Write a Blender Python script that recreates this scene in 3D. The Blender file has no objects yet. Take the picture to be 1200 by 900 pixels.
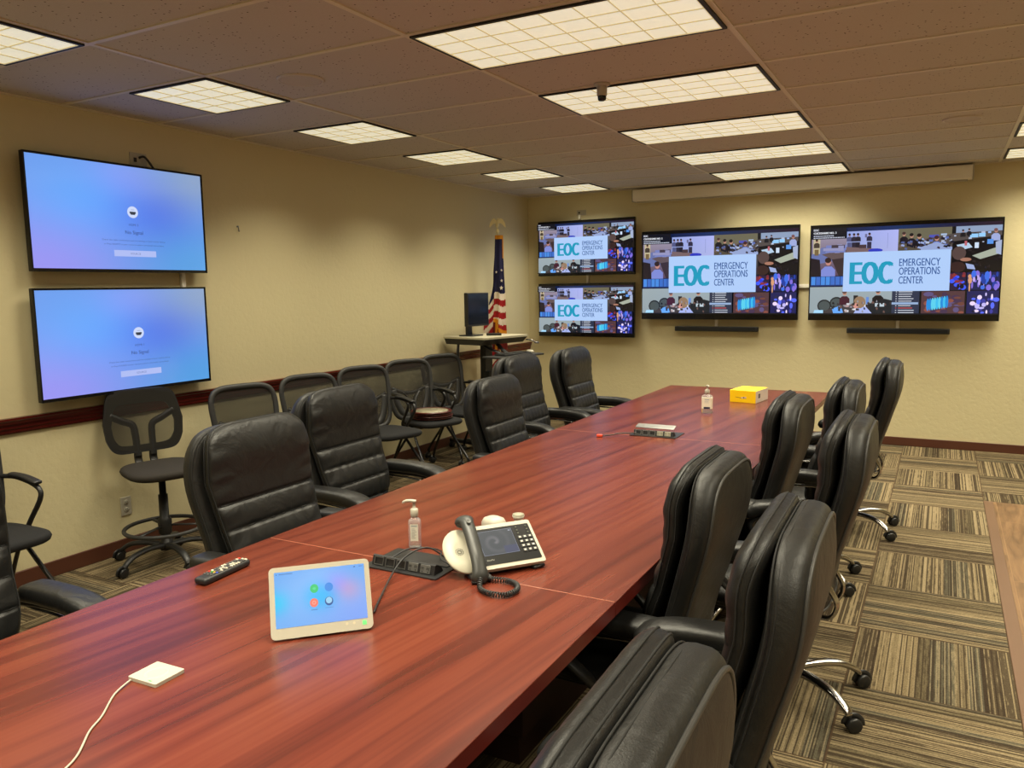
import bpy, bmesh, math, random
from mathutils import Vector, Matrix
PI = math.pi
scene = bpy.context.scene
COL = scene.collection

# ------------------------------------------------------------------ camera
cam_d = bpy.data.cameras.new('camera')
cam = bpy.data.objects.new('camera', cam_d); COL.objects.link(cam)
cam_d.sensor_width = 36.0
cam_d.lens = 926.36 / 1200 * 36.0
cam_d.clip_start = 0.05
yaw, pitch, roll = math.radians(28.621), math.radians(-6.969), math.radians(-0.865)
fwd = Vector((-math.sin(yaw)*math.cos(pitch), math.cos(yaw)*math.cos(pitch), math.sin(pitch)))
rgt = Vector((math.cos(yaw), math.sin(yaw), 0))
upv = rgt.cross(fwd)
r2 = rgt*math.cos(roll) + upv*math.sin(roll)
u2 = -rgt*math.sin(roll) + upv*math.cos(roll)
m = Matrix((r2, u2, -fwd)).transposed().to_4x4()
m.translation = Vector((4.449, 0.0, 1.616))
cam.matrix_world = m
scene.camera = cam

# ------------------------------------------------------------------ world, view, lamps
world = bpy.data.worlds.new('world'); scene.world = world; world.use_nodes = True
world.node_tree.nodes['Background'].inputs[0].default_value = (0.8, 0.75, 0.65, 1)
world.node_tree.nodes['Background'].inputs[1].default_value = 0.02
vs = scene.view_settings
vs.view_transform = 'Standard'; vs.look = 'None'; vs.gamma = 1.0; vs.use_curve_mapping = False
vs.exposure = 0.0
LAMP_W = 28.0            # watts of one 2 x 4 ft troffer
LAMP_COL = (1.0, 0.92, 0.70)
LAMP_SPREAD = math.radians(118)
scene.cycles.max_bounces = 8
scene.cycles.diffuse_bounces = 5
scene.cycles.transparent_max_bounces = 12

H = 2.683; YB = 8.62; XR = 7.276; YF = -2.62
T = 0.6096; GX = 1.18; GY = 3.4716

# ------------------------------------------------------------------ helpers
def lin(c):
    return tuple((x/12.92 if x <= 0.04045 else ((x+0.055)/1.055)**2.4) for x in c)
def rgb(r, g, b): return lin((r/255, g/255, b/255))

def mat(name, color=(0.5,0.5,0.5), rough=0.5, metal=0.0, spec=0.5, emis=None, estr=1.0, trans=0.0, ior=1.45, alpha=1.0, coat=0.0):
    m = bpy.data.materials.new(name); m.use_nodes = True
    b = m.node_tree.nodes['Principled BSDF']
    b.inputs['Base Color'].default_value = (*color, 1)
    b.inputs['Roughness'].default_value = rough
    b.inputs['Metallic'].default_value = metal
    b.inputs['Specular IOR Level'].default_value = spec
    b.inputs['IOR'].default_value = ior
    b.inputs['Transmission Weight'].default_value = trans
    b.inputs['Alpha'].default_value = alpha
    b.inputs['Coat Weight'].default_value = coat
    if emis is not None:
        b.inputs['Emission Color'].default_value = (*emis, 1)
        b.inputs['Emission Strength'].default_value = estr
    return m

class NT:
    def __init__(s, m): s.t = m.node_tree; s.b = s.t.nodes['Principled BSDF']
    def n(s, typ, **kw):
        nd = s.t.nodes.new(typ)
        for k, v in kw.items():
            if k.startswith('i_'):
                key = k[2:]; key = int(key) if key.isdigit() else key
                nd.inputs[key].default_value = v
            else: setattr(nd, k, v)
        return nd
    def l(s, a, b): s.t.links.new(a, b)
    def math(s, op, a, b=None, c=None):
        nd = s.t.nodes.new('ShaderNodeMath'); nd.operation = op
        for i, v in enumerate((a, b, c)):
            if v is None: continue
            if isinstance(v, (int, float)): nd.inputs[i].default_value = v
            else: s.l(v, nd.inputs[i])
        return nd.outputs[0]
    def pos(s):
        g = s.n('ShaderNodeNewGeometry'); sp = s.n('ShaderNodeSeparateXYZ'); s.l(g.outputs['Position'], sp.inputs[0])
        return sp.outputs, g.outputs['Position']
    def obj(s):
        g = s.n('ShaderNodeTexCoord'); return g.outputs['Object']
    def comb(s, x, y, z=0.0):
        nd = s.n('ShaderNodeCombineXYZ')
        for i, v in enumerate((x, y, z)):
            if isinstance(v, (int, float)): nd.inputs[i].default_value = v
            else: s.l(v, nd.inputs[i])
        return nd.outputs[0]
    def noise(s, vec, scale, detail=3, rough=0.5, dist=0.0):
        nd = s.n('ShaderNodeTexNoise'); nd.inputs['Scale'].default_value = scale; nd.inputs['Detail'].default_value = detail
        nd.inputs['Roughness'].default_value = rough; nd.inputs['Distortion'].default_value = dist
        s.l(vec, nd.inputs['Vector']); return nd.outputs['Fac']
    def ramp(s, fac, stops, interp='LINEAR'):
        nd = s.n('ShaderNodeValToRGB'); cr = nd.color_ramp; cr.interpolation = interp
        while len(cr.elements) < len(stops): cr.elements.new(0.5)
        for e, (p, c) in zip(cr.elements, stops):
            e.position = p; e.color = (*c, 1) if len(c) == 3 else c
        s.l(fac, nd.inputs[0]); return nd.outputs[0]
    def mix(s, f, a, b, mode='MIX'):
        nd = s.n('ShaderNodeMix'); nd.data_type = 'RGBA'; nd.blend_type = mode
        for i, v in ((0, f), (6, a), (7, b)):
            if isinstance(v, (int, float)): nd.inputs[i].default_value = v
            elif isinstance(v, tuple): nd.inputs[i].default_value = (*v, 1)
            else: s.l(v, nd.inputs[i])
        return nd.outputs[2]
    def bump(s, h, strength=0.2, dist=0.01):
        nd = s.n('ShaderNodeBump'); nd.inputs['Strength'].default_value = strength; nd.inputs['Distance'].default_value = dist
        s.l(h, nd.inputs['Height']); s.l(nd.outputs[0], s.b.inputs['Normal'])

def add_box(bm, c, s, rz=0.0, rx=0.0, bev=0.0, seg=2, mi=0, M=None):
    """box centred at c with full sizes s"""
    new = bmesh.ops.create_cube(bm, size=1.0)['verts']
    Mx = Matrix.Translation(Vector(c)) @ Matrix.Rotation(rz, 4, 'Z') @ Matrix.Rotation(rx, 4, 'X') @ Matrix.Diagonal((*s, 1))
    bmesh.ops.transform(bm, matrix=Mx, verts=new)
    es = list({e for v in new for e in v.link_edges}); fs = {f for v in new for f in v.link_faces}
    for f in fs: f.material_index = mi
    if bev > 0:
        r = bmesh.ops.bevel(bm, geom=es, offset=bev, segments=seg, profile=0.5, affect='EDGES')
        for f in r['faces']: f.material_index = mi; f.smooth = True
        new = list({v for v in new if v.is_valid} | {v for f in r['faces'] for v in f.verts})
    if M is not None: bmesh.ops.transform(bm, matrix=M, verts=[v for v in new if v.is_valid])
    return new

def catmull(pts, n=8, closed=False):
    P = [Vector(p) for p in pts]; out = []
    L = len(P)
    rng = range(L if closed else L-1)
    for i in rng:
        if closed: p0, p1, p2, p3 = P[(i-1) % L], P[i], P[(i+1) % L], P[(i+2) % L]
        else: p0, p1, p2, p3 = P[max(i-1, 0)], P[i], P[i+1], P[min(i+2, L-1)]
        for k in range(n):
            t = k/n
            out.append(0.5*((2*p1) + (-p0+p2)*t + (2*p0-5*p1+4*p2-p3)*t*t + (-p0+3*p1-3*p2+p3)*t**3))
    if not closed: out.append(P[-1])
    return out

def add_tube(bm, pts, r, seg=8, closed=False, mi=0, flat=None, caps=True):
    """r number or list; flat=(a,b) multiplies the two cross axes"""
    P = [Vector(p) for p in pts]; L = len(P)
    R = r if isinstance(r, (list, tuple)) else [r]*L
    fl = flat or (1, 1)
    def tan(i):
        if closed: a, b = P[(i-1) % L], P[(i+1) % L]
        else: a, b = P[max(i-1, 0)], P[min(i+1, L-1)]
        d = b-a
        return d.normalized() if d.length > 1e-9 else Vector((0, 0, 1))
    t0 = tan(0)
    up = Vector((0, 0, 1)) if abs(t0.z) < 0.9 else Vector((0, 1, 0))
    nrm = (up - t0*up.dot(t0)).normalized()
    rings = []
    for i in range(L):
        t = tan(i)
        nrm = (nrm - t*nrm.dot(t))
        nrm = nrm.normalized() if nrm.length > 1e-6 else t.orthogonal().normalized()
        bn = t.cross(nrm)
        rings.append([bm.verts.new(P[i] + nrm*math.cos(2*PI*k/seg)*R[i]*fl[0] + bn*math.sin(2*PI*k/seg)*R[i]*fl[1]) for k in range(seg)])
    for i in range(L if closed else L-1):
        a, b = rings[i], rings[(i+1) % L]
        for k in range(seg):
            f = bm.faces.new((a[k], b[k], b[(k+1) % seg], a[(k+1) % seg])); f.smooth = True; f.material_index = mi
    if not closed and caps:
        f = bm.faces.new(rings[0]); f.material_index = mi
        f = bm.faces.new(list(reversed(rings[-1]))); f.material_index = mi
    return [v for rr in rings for v in rr]

def add_lathe(bm, prof, seg=24, M=None, mi=0, smooth=True):
    """prof list of (r,z)"""
    rings = []; allv = []
    for r, z in prof:
        if r < 1e-6: rings.append([bm.verts.new((0, 0, z))])
        else: rings.append([bm.verts.new((r*math.cos(2*PI*k/seg), r*math.sin(2*PI*k/seg), z)) for k in range(seg)])
        allv += rings[-1]
    for a, b in zip(rings, rings[1:]):
        for k in range(seg):
            k2 = (k+1) % seg
            if len(a) == 1 and len(b) == 1: continue
            if len(a) == 1: f = bm.faces.new((a[0], b[k2], b[k]))
            elif len(b) == 1: f = bm.faces.new((a[k], a[k2], b[0]))
            else: f = bm.faces.new((a[k], a[k2], b[k2], b[k]))
            f.smooth = smooth; f.material_index = mi
    if M is not None: bmesh.ops.transform(bm, matrix=M, verts=allv)
    return allv

def add_prism(bm, poly, z0, z1, M=None, mi=0):
    a = [bm.verts.new((x, y, z0)) for x, y in poly]; b = [bm.verts.new((x, y, z1)) for x, y in poly]
    f = bm.faces.new(list(reversed(a))); f.material_index = mi
    f = bm.faces.new(b); f.material_index = mi
    n = len(poly)
    for i in range(n):
        f = bm.faces.new((a[i], a[(i+1) % n], b[(i+1) % n], b[i])); f.material_index = mi
    if M is not None: bmesh.ops.transform(bm, matrix=M, verts=a+b)
    return a+b

def rrect(w, h, r, n=5, cx=0, cy=0):
    out = []
    for sx, sy, a0 in ((1, 1, 0), (-1, 1, 90), (-1, -1, 180), (1, -1, 270)):
        for k in range(n+1):
            a = math.radians(a0 + 90*k/n)
            out.append((cx + sx*(w/2-r) + r*math.cos(a), cy + sy*(h/2-r) + r*math.sin(a)))
    return out

def obj(name, bm, m, parent=None, recalc=True, smooth_angle=None):
    if recalc: bmesh.ops.recalc_face_normals(bm, faces=bm.faces[:])
    me = bpy.data.meshes.new(name); bm.to_mesh(me); bm.free()
    for mm in (m if isinstance(m, (list, tuple)) else [m]): me.materials.append(mm)
    o = bpy.data.objects.new(name, me); COL.objects.link(o)
    if parent: o.parent = parent
    return o
def BM(): return bmesh.new()
def tag(o, label=None, cat=None, group=None, kind=None):
    if label: o['label'] = label
    if cat: o['category'] = cat
    if group: o['group'] = group
    if kind: o['kind'] = kind
    return o
def thing(name, label, cat, loc=(0, 0, 0), rotz=0.0, group=None):
    o = bpy.data.objects.new(name, None); COL.objects.link(o); o.empty_display_size = 0.05
    o.location = loc; o.rotation_euler = (0, 0, rotz)
    return tag(o, label, cat, group)
def struct(name, bm, m):
    o = obj(name, bm, m); o['kind'] = 'structure'; return o
def dup(root, loc, rotz, label=None, group=None):
    r = root.copy(); COL.objects.link(r); r.location = loc; r.rotation_euler = (0, 0, rotz)
    if label: r['label'] = label
    if group: r['group'] = group
    for ch in list(root.children):
        c = ch.copy(); COL.objects.link(c); c.parent = r
        for g in ch.children:
            d = g.copy(); COL.objects.link(d); d.parent = c
    return r

# ------------------------------------------------------------------ materials
def make_wall_mat():
    m = mat('painted_wall', (0.63, 0.56, 0.345), 0.62, spec=0.3)
    t = NT(m); P, v = t.pos()
    h = t.noise(v, 28, 3, 0.55); h2 = t.noise(v, 9, 2)
    t.bump(t.math('ADD', t.math('SMOOTH_MIN', h, 0.56, 0.1), t.math('MULTIPLY', h2, 0.4)), 0.25, 0.012)
    return m
M_wall = make_wall_mat()

def make_ceiling_mat():
    m = mat('acoustic_tile', (0.60, 0.53, 0.47), 0.9, spec=0.1)
    t = NT(m); P, v = t.pos()
    vo = t.n('ShaderNodeTexVoronoi'); vo.inputs['Scale'].default_value = 42; t.l(v, vo.inputs['Vector'])
    sel = t.n('ShaderNodeSeparateColor'); t.l(vo.outputs['Color'], sel.inputs[0])
    hole = t.math('MULTIPLY', t.math('LESS_THAN', vo.outputs['Distance'], 0.17), t.math('GREATER_THAN', sel.outputs[0], 0.55))
    fine = t.noise(v, 160, 2)
    col = t.mix(hole, t.mix(fine, (0.50, 0.455, 0.40), (0.57, 0.525, 0.47)), (0.13, 0.10, 0.08))
    t.l(col, t.b.inputs['Base Color'])
    t.bump(fine, 0.2, 0.002)
    return m
M_ceil = make_ceiling_mat()
M_grid = mat('ceiling_grid_metal', (0.66, 0.60, 0.47), 0.45, spec=0.4)

def make_carpet():
    m = mat('striped_carpet_tile', (0.3, 0.25, 0.17), 0.95, spec=0.05)
    t = NT(m); P, v = t.pos()
    X = t.math('DIVIDE', t.math('SUBTRACT', P[0], 4.162-0.6096*20), 0.6096)
    Y = t.math('DIVIDE', t.math('SUBTRACT', P[1], 3.302-0.6045*20), 0.6045)
    i = t.math('FLOOR', X); j = t.math('FLOOR', Y)
    par = t.math('MODULO', t.math('ADD', i, j), 2.0)         # 1: stripes along X
    inv = t.math('SUBTRACT', 1.0, par)
    p = t.math('ADD', t.math('MULTIPLY', P[0], inv), t.math('MULTIPLY', P[1], par))
    q = t.math('ADD', t.math('MULTIPLY', P[1], inv), t.math('MULTIPLY', P[0], par))
    seed = t.math('ADD', t.math('MULTIPLY', i, 17.31), t.math('MULTIPLY', j, 5.77))
    rowi = t.math('FLOOR', t.math('DIVIDE', p, 0.0052))
    def wn(vec):
        nd = t.n('ShaderNodeTexWhiteNoise'); nd.noise_dimensions = '3D'; t.l(vec, nd.inputs['Vector']); return nd.outputs['Value']
    wide = t.math('FLOOR', t.math('ADD', t.math('DIVIDE', p, 0.060), t.math('MULTIPLY', t.noise(t.comb(p, seed), 9, 1), 3.0)))
    rb = wn(t.comb(wide, seed, 1.3))
    rl = wn(t.comb(rowi, seed, 4.1))
    seg = t.noise(t.comb(t.math('MULTIPLY', rowi, 0.63), t.math('MULTIPLY', q, 9.0), seed), 1.0, 3, 0.6)
    band = t.ramp(rb, [(0.0, rgb(132,117,90)), (0.26, rgb(118,104,79)), (0.42, rgb(92,82,62)), (0.58, rgb(104,92,70)), (0.74, rgb(70,60,46)), (0.86, rgb(82,77,63)), (0.94, rgb(126,112,86))], 'CONSTANT')
    rv = t.math('ADD', rl, t.math('MULTIPLY', t.math('SUBTRACT', seg, 0.5), 0.9))
    dk = t.ramp(rv, [(0.50, (0, 0, 0)), (0.70, (1, 1, 1))])
    c1 = t.mix(t.math('MULTIPLY', dk, 0.80), band, rgb(50,41,33))
    c2 = t.mix(t.math('MULTIPLY', t.ramp(rv, [(0.12, (1, 1, 1)), (0.30, (0, 0, 0))]), 0.45), c1, rgb(150,134,105))
    # pile loops along the stripe
    lp = t.noise(t.comb(t.math('MULTIPLY', p, 190.0), t.math('MULTIPLY', q, 110.0)), 1.0, 2, 0.7)
    c3 = t.mix(0.55, c2, t.mix(1.0, c2, t.ramp(lp, [(0.3, (0.40,0.40,0.40)), (0.6, (1.15,1.15,1.15))]), 'MULTIPLY'))
    # tile joints
    fx = t.math('ABSOLUTE', t.math('SUBTRACT', t.math('FRACT', X), 0.5)); fy = t.math('ABSOLUTE', t.math('SUBTRACT', t.math('FRACT', Y), 0.5))
    jt = t.math('GREATER_THAN', t.math('MAXIMUM', fx, fy), 0.494)
    c4 = t.mix(t.math('MULTIPLY', jt, 0.75), c3, rgb(70,54,40))
    t.l(c4, t.b.inputs['Base Color'])
    t.bump(t.math('ADD', lp, t.math('MULTIPLY', rl, 0.4)), 0.5, 0.004)
    return m
M_carpet = make_carpet()

def wood_mat(name, stops, axis=1, scale=1.0, rough=0.3, coat=0.0, skew=0.0, band=1.0, spec=0.5):
    m = mat(name, (0.3, 0.1, 0.05), rough, spec=spec, coat=coat)
    t = NT(m); P, v = t.pos()
    a, b, c = P[axis], P[1-axis if axis < 2 else 0], P[2]
    if skew: b = t.math('SUBTRACT', b, t.math('MULTIPLY', a, skew))
    v1 = t.comb(t.math('MULTIPLY', b, 23.0*scale*band), t.math('MULTIPLY', a, 0.50*scale), t.math('MULTIPLY', c, 3.0))
    v2 = t.comb(t.math('MULTIPLY', b, 60.0*scale), t.math('MULTIPLY', a, 3.0*scale), t.math('MULTIPLY', c, 30.3))
    n1 = t.noise(v1, 1.0, 3, 0.55, 0.0); n2 = t.noise(v2, 1.0, 2, 0.5)
    f = t.math('ADD', t.math('MULTIPLY', n1, 0.82), t.math('MULTIPLY', n2, 0.18))
    t.l(t.ramp(f, stops), t.b.inputs['Base Color'])
    return m
M_table = wood_mat('mahogany_laminate', [(0.28, rgb(64,26,18)), (0.42, rgb(84,34,23)), (0.55, rgb(98,43,29)), (0.72, rgb(108,52,35))], 1, 1.0, 0.27, 0.0, math.tan(math.radians(7)), 1.0)
M_edge = wood_mat('mahogany_edge_band', [(0.3, rgb(70,18,14)), (0.7, rgb(104,32,24))], 1, 1.0, 0.35)
M_rail = wood_mat('chair_rail_wood', [(0.3, rgb(62,14,12)), (0.6, rgb(98,28,22))], 1, 1.0, 0.25)
M_base = mat('brown_baseboard', rgb(84,48,34), 0.45)
def make_plank():
    m = mat('wood_plank_floor', (0.4, 0.25, 0.15), 0.33)
    t = NT(m); P, v = t.pos()
    pi = t.math('FLOOR', t.math('DIVIDE', t.math('SUBTRACT', P[0], 4.845), 0.20))
    sh = t.math('MULTIPLY', t.math('FRACT', t.math('MULTIPLY', pi, 0.371)), 1.2)
    yy = t.math('DIVIDE', t.math('ADD', P[1], sh), 1.22); pj = t.math('FLOOR', yy)
    sd = t.math('ADD', t.math('MULTIPLY', pi, 7.3), t.math('MULTIPLY', pj, 3.1))
    n1 = t.noise(t.comb(t.math('MULTIPLY', P[0], 14.0), t.math('MULTIPLY', P[1], 2.2), sd), 1.0, 5, 0.62, 1.2)
    n2 = t.noise(t.comb(t.math('MULTIPLY', P[0], 70.0), t.math('MULTIPLY', P[1], 5.0), sd), 1.0, 2)
    c = t.ramp(t.math('ADD', t.math('MULTIPLY', n1, 0.8), t.math('MULTIPLY', n2, 0.2)), [(0.3, rgb(72,50,34)), (0.5, rgb(106,78,54)), (0.64, rgb(124,94,66)), (0.75, rgb(90,62,42))])
    fx = t.math('FRACT', t.math('DIVIDE', t.math('SUBTRACT', P[0], 4.845), 0.20))
    jx = t.math('LESS_THAN', fx, 0.02); jy = t.math('LESS_THAN', t.math('FRACT', yy), 0.004)
    c = t.mix(t.math('MULTIPLY', t.math('MAXIMUM', jx, jy), 0.5), c, rgb(150,118,86))
    t.l(c, t.b.inputs['Base Color'])
    return m
M_plank = make_plank()

def leather(name, col, rough=0.42):
    m = mat(name, col, rough, spec=0.5)
    t = NT(m); v = t.obj()
    a = t.noise(v, 320, 2, 0.6); w = t.noise(v, 11, 3, 0.55, 0.8)
    t.bump(t.math('ADD', t.math('MULTIPLY', a, 0.10), w), 0.42, 0.012)
    rr = t.math('ADD', t.math('MULTIPLY', t.noise(v, 6, 2), 0.18), rough-0.09)
    t.l(rr, t.b.inputs['Roughness'])
    return m
M_leather = leather('black_leather', (0.0085, 0.0085, 0.0083), 0.42)
M_leather_b = leather('black_leather_back', (0.0105, 0.0103, 0.0096), 0.46)
M_pipe = mat('leather_piping', (0.035, 0.034, 0.032), 0.4)
M_stitch = mat('stitching', (0.010, 0.010, 0.010), 0.7)
M_chrome = mat('chrome', (0.42, 0.41, 0.40), 0.16, 1.0)
M_plastic = mat('black_plastic', (0.016, 0.016, 0.017), 0.42)
M_plastic_g = mat('glossy_black_plastic', (0.008, 0.008, 0.009), 0.16)
M_rubber = mat('caster_plastic', (0.012, 0.012, 0.012), 0.35)
def fabric(name, col):
    m = mat(name, col, 0.85, spec=0.2); t = NT(m); t.bump(t.noise(t.obj(), 700, 2), 0.3, 0.002); return m
M_fabric = fabric('black_seat_fabric', (0.018, 0.018, 0.019))
M_fabric2 = fabric('charcoal_brown_fabric', (0.030, 0.026, 0.022))
def mesh_fabric(name, col, a):
    m = mat(name, col, 0.8, spec=0.2)
    t = NT(m); o = t.n('ShaderNodeSeparateXYZ'); t.l(t.obj(), o.inputs[0])
    s = t.math('FRACT', t.math('MULTIPLY', o.outputs[2], 260.0)); s2 = t.math('FRACT', t.math('MULTIPLY', o.outputs[0], 260.0))
    hole = t.math('MULTIPLY', t.math('GREATER_THAN', s, 1-a), t.math('GREATER_THAN', s2, 1-a))
    t.l(t.math('SUBTRACT', 1.0, hole), t.b.inputs['Alpha'])
    return m
M_mesh = mesh_fabric('woven_back_mesh', (0.022, 0.020, 0.018), 0.42)
M_mesh_open = mesh_fabric('open_stool_mesh', (0.03, 0.028, 0.024), 0.62)
M_frame_g = mat('graphite_plastic', (0.030, 0.030, 0.030), 0.5)
M_white = mat('white_plastic', rgb(176,171,156), 0.38)
M_white_m = mat('white_painted_metal', rgb(236,232,220), 0.4)
M_gap = mat('shadow_gap_black', (0.01, 0.01, 0.01), 0.6)
M_steel = mat('grey_steel', (0.30, 0.30, 0.30), 0.35, 0.8)
def diffuser_mat():
    m = mat('lamp_louvre_cell', (0.9, 0.88, 0.78), 0.4, emis=rgb(246,242,214), estr=0.60)
    return m
M_diff = diffuser_mat()
M_blade = mat('louvre_blade', rgb(214,200,160), 0.35, emis=rgb(246,232,180), estr=0.25)
M_bezel = mat('screen_bezel', (0.006, 0.006, 0.007), 0.22)
M_emit_attr = None
def emit_attr_mat(name, strength=1.0, rough=0.12, spec=0.5):
    m = mat(name, (0.004, 0.004, 0.005), rough, spec=spec)
    t = NT(m); a = t.n('ShaderNodeVertexColor'); a.layer_name = 'Col'
    t.l(a.outputs['Color'], t.b.inputs['Emission Color']); t.b.inputs['Emission Strength'].default_value = strength
    return m
M_screen = emit_attr_mat('lit_screen', 1.0)
def paint_attr_mat(name, rough=0.6, spec=0.3):
    m = mat(name, (0.5, 0.5, 0.5), rough, spec=spec)
    t = NT(m); a = t.n('ShaderNodeVertexColor'); a.layer_name = 'Col'
    t.l(a.outputs['Color'], t.b.inputs['Base Color']); return m
M_paint = paint_attr_mat('printed_surface', 0.5)
M_flag = paint_attr_mat('flag_cloth', 0.75, 0.2)
M_brass = mat('gold_metal', (0.86, 0.76, 0.44), 0.35, 0.55)

# ------------------------------------------------------------------ flat pictures (real printed or lit surfaces)
_text_cache = {}
def text_tris(s, size):
    key = (s,)
    if key not in _text_cache:
        cu = bpy.data.curves.new('lettering', 'FONT'); cu.body = s; cu.size = 1.0; cu.resolution_u = 3
        o = bpy.data.objects.new('lettering', cu); COL.objects.link(o)
        bpy.context.view_layer.update()
        dg = bpy.context.evaluated_depsgraph_get()
        me = o.evaluated_get(dg).to_mesh()
        polys = [[(me.vertices[i].co.x, me.vertices[i].co.y) for i in p.vertices] for p in me.polygons]
        xs = [x for p in polys for x, y in p] or [0]
        _text_cache[key] = (polys, min(xs), max(xs))
        o.evaluated_get(dg).to_mesh_clear()
        bpy.data.objects.remove(o); bpy.data.curves.remove(cu)
    return _text_cache[key]

class Pic:
    """flat picture, coordinates in metres on a w x h rectangle, origin at top left, y down"""
    def __init__(s, w, h, eps=0.00025):
        s.w, s.h = w, h; s.V = []; s.F = []; s.C = []; s.layer = 0; s.eps = eps
    def poly(s, pts, col, cols=None, bump=True):
        if bump: s.layer += 1
        z = s.layer*s.eps; b = len(s.V)
        s.V += [(x*s.w, -y*s.h, z) for x, y in pts]; s.F.append(list(range(b, b+len(pts))))
        s.C.append([lin((c[0]/255, c[1]/255, c[2]/255)) for c in (cols or [col]*len(pts))])
    def rect(s, x0, y0, x1, y1, col, bump=True):
        s.poly([(x0, y1), (x1, y1), (x1, y0), (x0, y0)], col, bump=bump)
    def ell(s, cx, cy, rx, ry, col, n=14, bump=True, a0=0):
        s.poly([(cx+rx*math.cos(a0-2*PI*k/n), cy+ry*math.sin(a0-2*PI*k/n)) for k in range(n)], col, bump=bump)
    def grad(s, x0, y0, x1, y1, fn, nx=16, ny=10):
        s.layer += 1
        for i in range(nx):
            for j in range(ny):
                q = [(i, j+1), (i+1, j+1), (i+1, j), (i, j)]
                p = [(x0+(x1-x0)*a/nx, y0+(y1-y0)*b/ny) for a, b in q]
                s.poly(p, None, [fn(a/nx, b/ny) for a, b in q], bump=False)
    def text(s, txt, x, y, hgt, col, width=None, align='L', bold=0.0):
        """y = baseline, hgt = cap height (fraction of h); width = total width (fraction of w)"""
        polys, x0, x1 = text_tris(txt, 1)
        sy = hgt/0.70; sx = (width/(x1-x0)) if width else sy*s.h/s.w
        off = {'L': 0, 'C': -(x1-x0)*sx/2, 'R': -(x1-x0)*sx}[align]
        for dx in ([0] if not bold else [-bold, 0, bold]):
            s.layer += 1
            for p in polys: s.poly([(x+off+(a-x0)*sx+dx, y-b*sy) for a, b in p], col, bump=False)
    def build(s, name, m, parent=None, M=None):
        me = bpy.data.meshes.new(name)
        V = [Vector(v) for v in s.V]
        if M is not None: V = [M @ v for v in V]
        me.from_pydata([tuple(v) for v in V], [], s.F)
        ca = me.color_attributes.new('Col', 'FLOAT_COLOR', 'CORNER')
        k = 0
        for fc in s.C:
            for c in fc: ca.data[k].color = (*c, 1); k += 1
        me.materials.append(m)
        o = bpy.data.objects.new(name, me); COL.objects.link(o)
        if parent: o.parent = parent
        return o

# ------------------------------------------------------------------ room shell
bm = BM(); add_box(bm, ((XR)/2, (YB+YF)/2, -0.05), (XR+0.4, YB-YF+0.4, 0.1)); struct('floor', bm, M_carpet)
bm = BM(); add_box(bm, ((4.83+XR)/2, (6.63+YF)/2, 0.002), (XR-4.83, 6.63-YF, 0.004)); struct('floor', bm, M_plank)
bm = BM(); add_box(bm, (4.80, (6.63+YF)/2, 0.003), (0.06, 6.63-YF, 0.006), bev=0.002); struct('trim_1', bm, mat('reducer_strip', rgb(98,72,54), 0.4))
bm = BM(); add_box(bm, (XR/2, (YB+YF)/2, H+0.05), (XR+0.4, YB-YF+0.4, 0.1)); struct('ceiling', bm, M_ceil)
bm = BM(); add_box(bm, (-0.06, (YB+YF)/2, H/2), (0.12, YB-YF+0.3, H)); struct('wall_left', bm, M_wall)
bm = BM(); add_box(bm, (XR+0.06, (YB+YF)/2, H/2), (0.12, YB-YF+0.3, H)); struct('wall_right', bm, M_wall)
bm = BM(); add_box(bm, (XR/2, YB+0.06, H/2), (XR, 0.12, H)); struct('wall_back', bm, M_wall)
bm = BM(); add_box(bm, (XR/2, YF-0.06, H/2), (XR, 0.12, H)); struct('wall_front', bm, M_wall)
# baseboards
bm = BM(); add_box(bm, (0.007, (YB+YF)/2, 0.046), (0.014, YB-YF, 0.092), bev=0.004)
struct('baseboard_left', bm, M_base)
bm = BM(); add_box(bm, (XR/2, YB-0.007, 0.042), (XR, 0.014, 0.084), bev=0.004)
struct('baseboard_back', bm, M_base)
bm = BM(); add_box(bm, (XR-0.007, (YB+YF)/2, 0.042), (0.014, YB-YF, 0.084), bev=0.004)
struct('baseboard_right', bm, M_base)
# chair rail: moulded profile on the left wall
prof = [(0, 0.862), (0.010, 0.862), (0.014, 0.872), (0.014, 0.884), (0.020, 0.892), (0.020, 0.905), (0.028, 0.918), (0.030, 0.932), (0.036, 0.938), (0.036, 0.950), (0, 0.950)]
bm = BM()
a = [bm.verts.new((x, YF, z)) for x, z in prof]; b = [bm.verts.new((x, YB, z)) for x, z in prof]
for i in range(len(prof)):
    k = (i+1) % len(prof); bm.faces.new((a[i], b[i], b[k], a[k]))
bm.faces.new(a); bm.faces.new(list(reversed(b)))
struct('trim_2', bm, M_rail)

# ceiling grid
rows_k = [-9, -7, -5, -3, -1, 1, 3, 5, 7]
bm = BM()
gw, gt = 0.024, 0.006
xs = [GX + 2*T*i for i in range(0, 5)]
for x in xs: add_box(bm, (x, (YB+YF)/2, H-gt/2), (gw, YB-YF, gt))
k = -9
while GY + k*T < YB:
    y = GY + k*T
    if y > YF:
        for i in range(-1, 5):
            x0 = 0 if i < 0 else xs[i]+gw/2
            x1 = xs[i+1]-gw/2 if i < 4 else XR
            if x1 > x0: add_box(bm, ((x0+x1)/2, y, H-gt/2), (x1-x0, gw, gt))
    k += 1
add_box(bm, (0.011, (YB+YF)/2, H-0.004), (0.022, YB-YF, 0.008))
add_box(bm, (XR/2, YB-0.011, H-0.004), (XR-0.05, 0.022, 0.008))
struct('trim_3', bm, M_grid)

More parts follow.
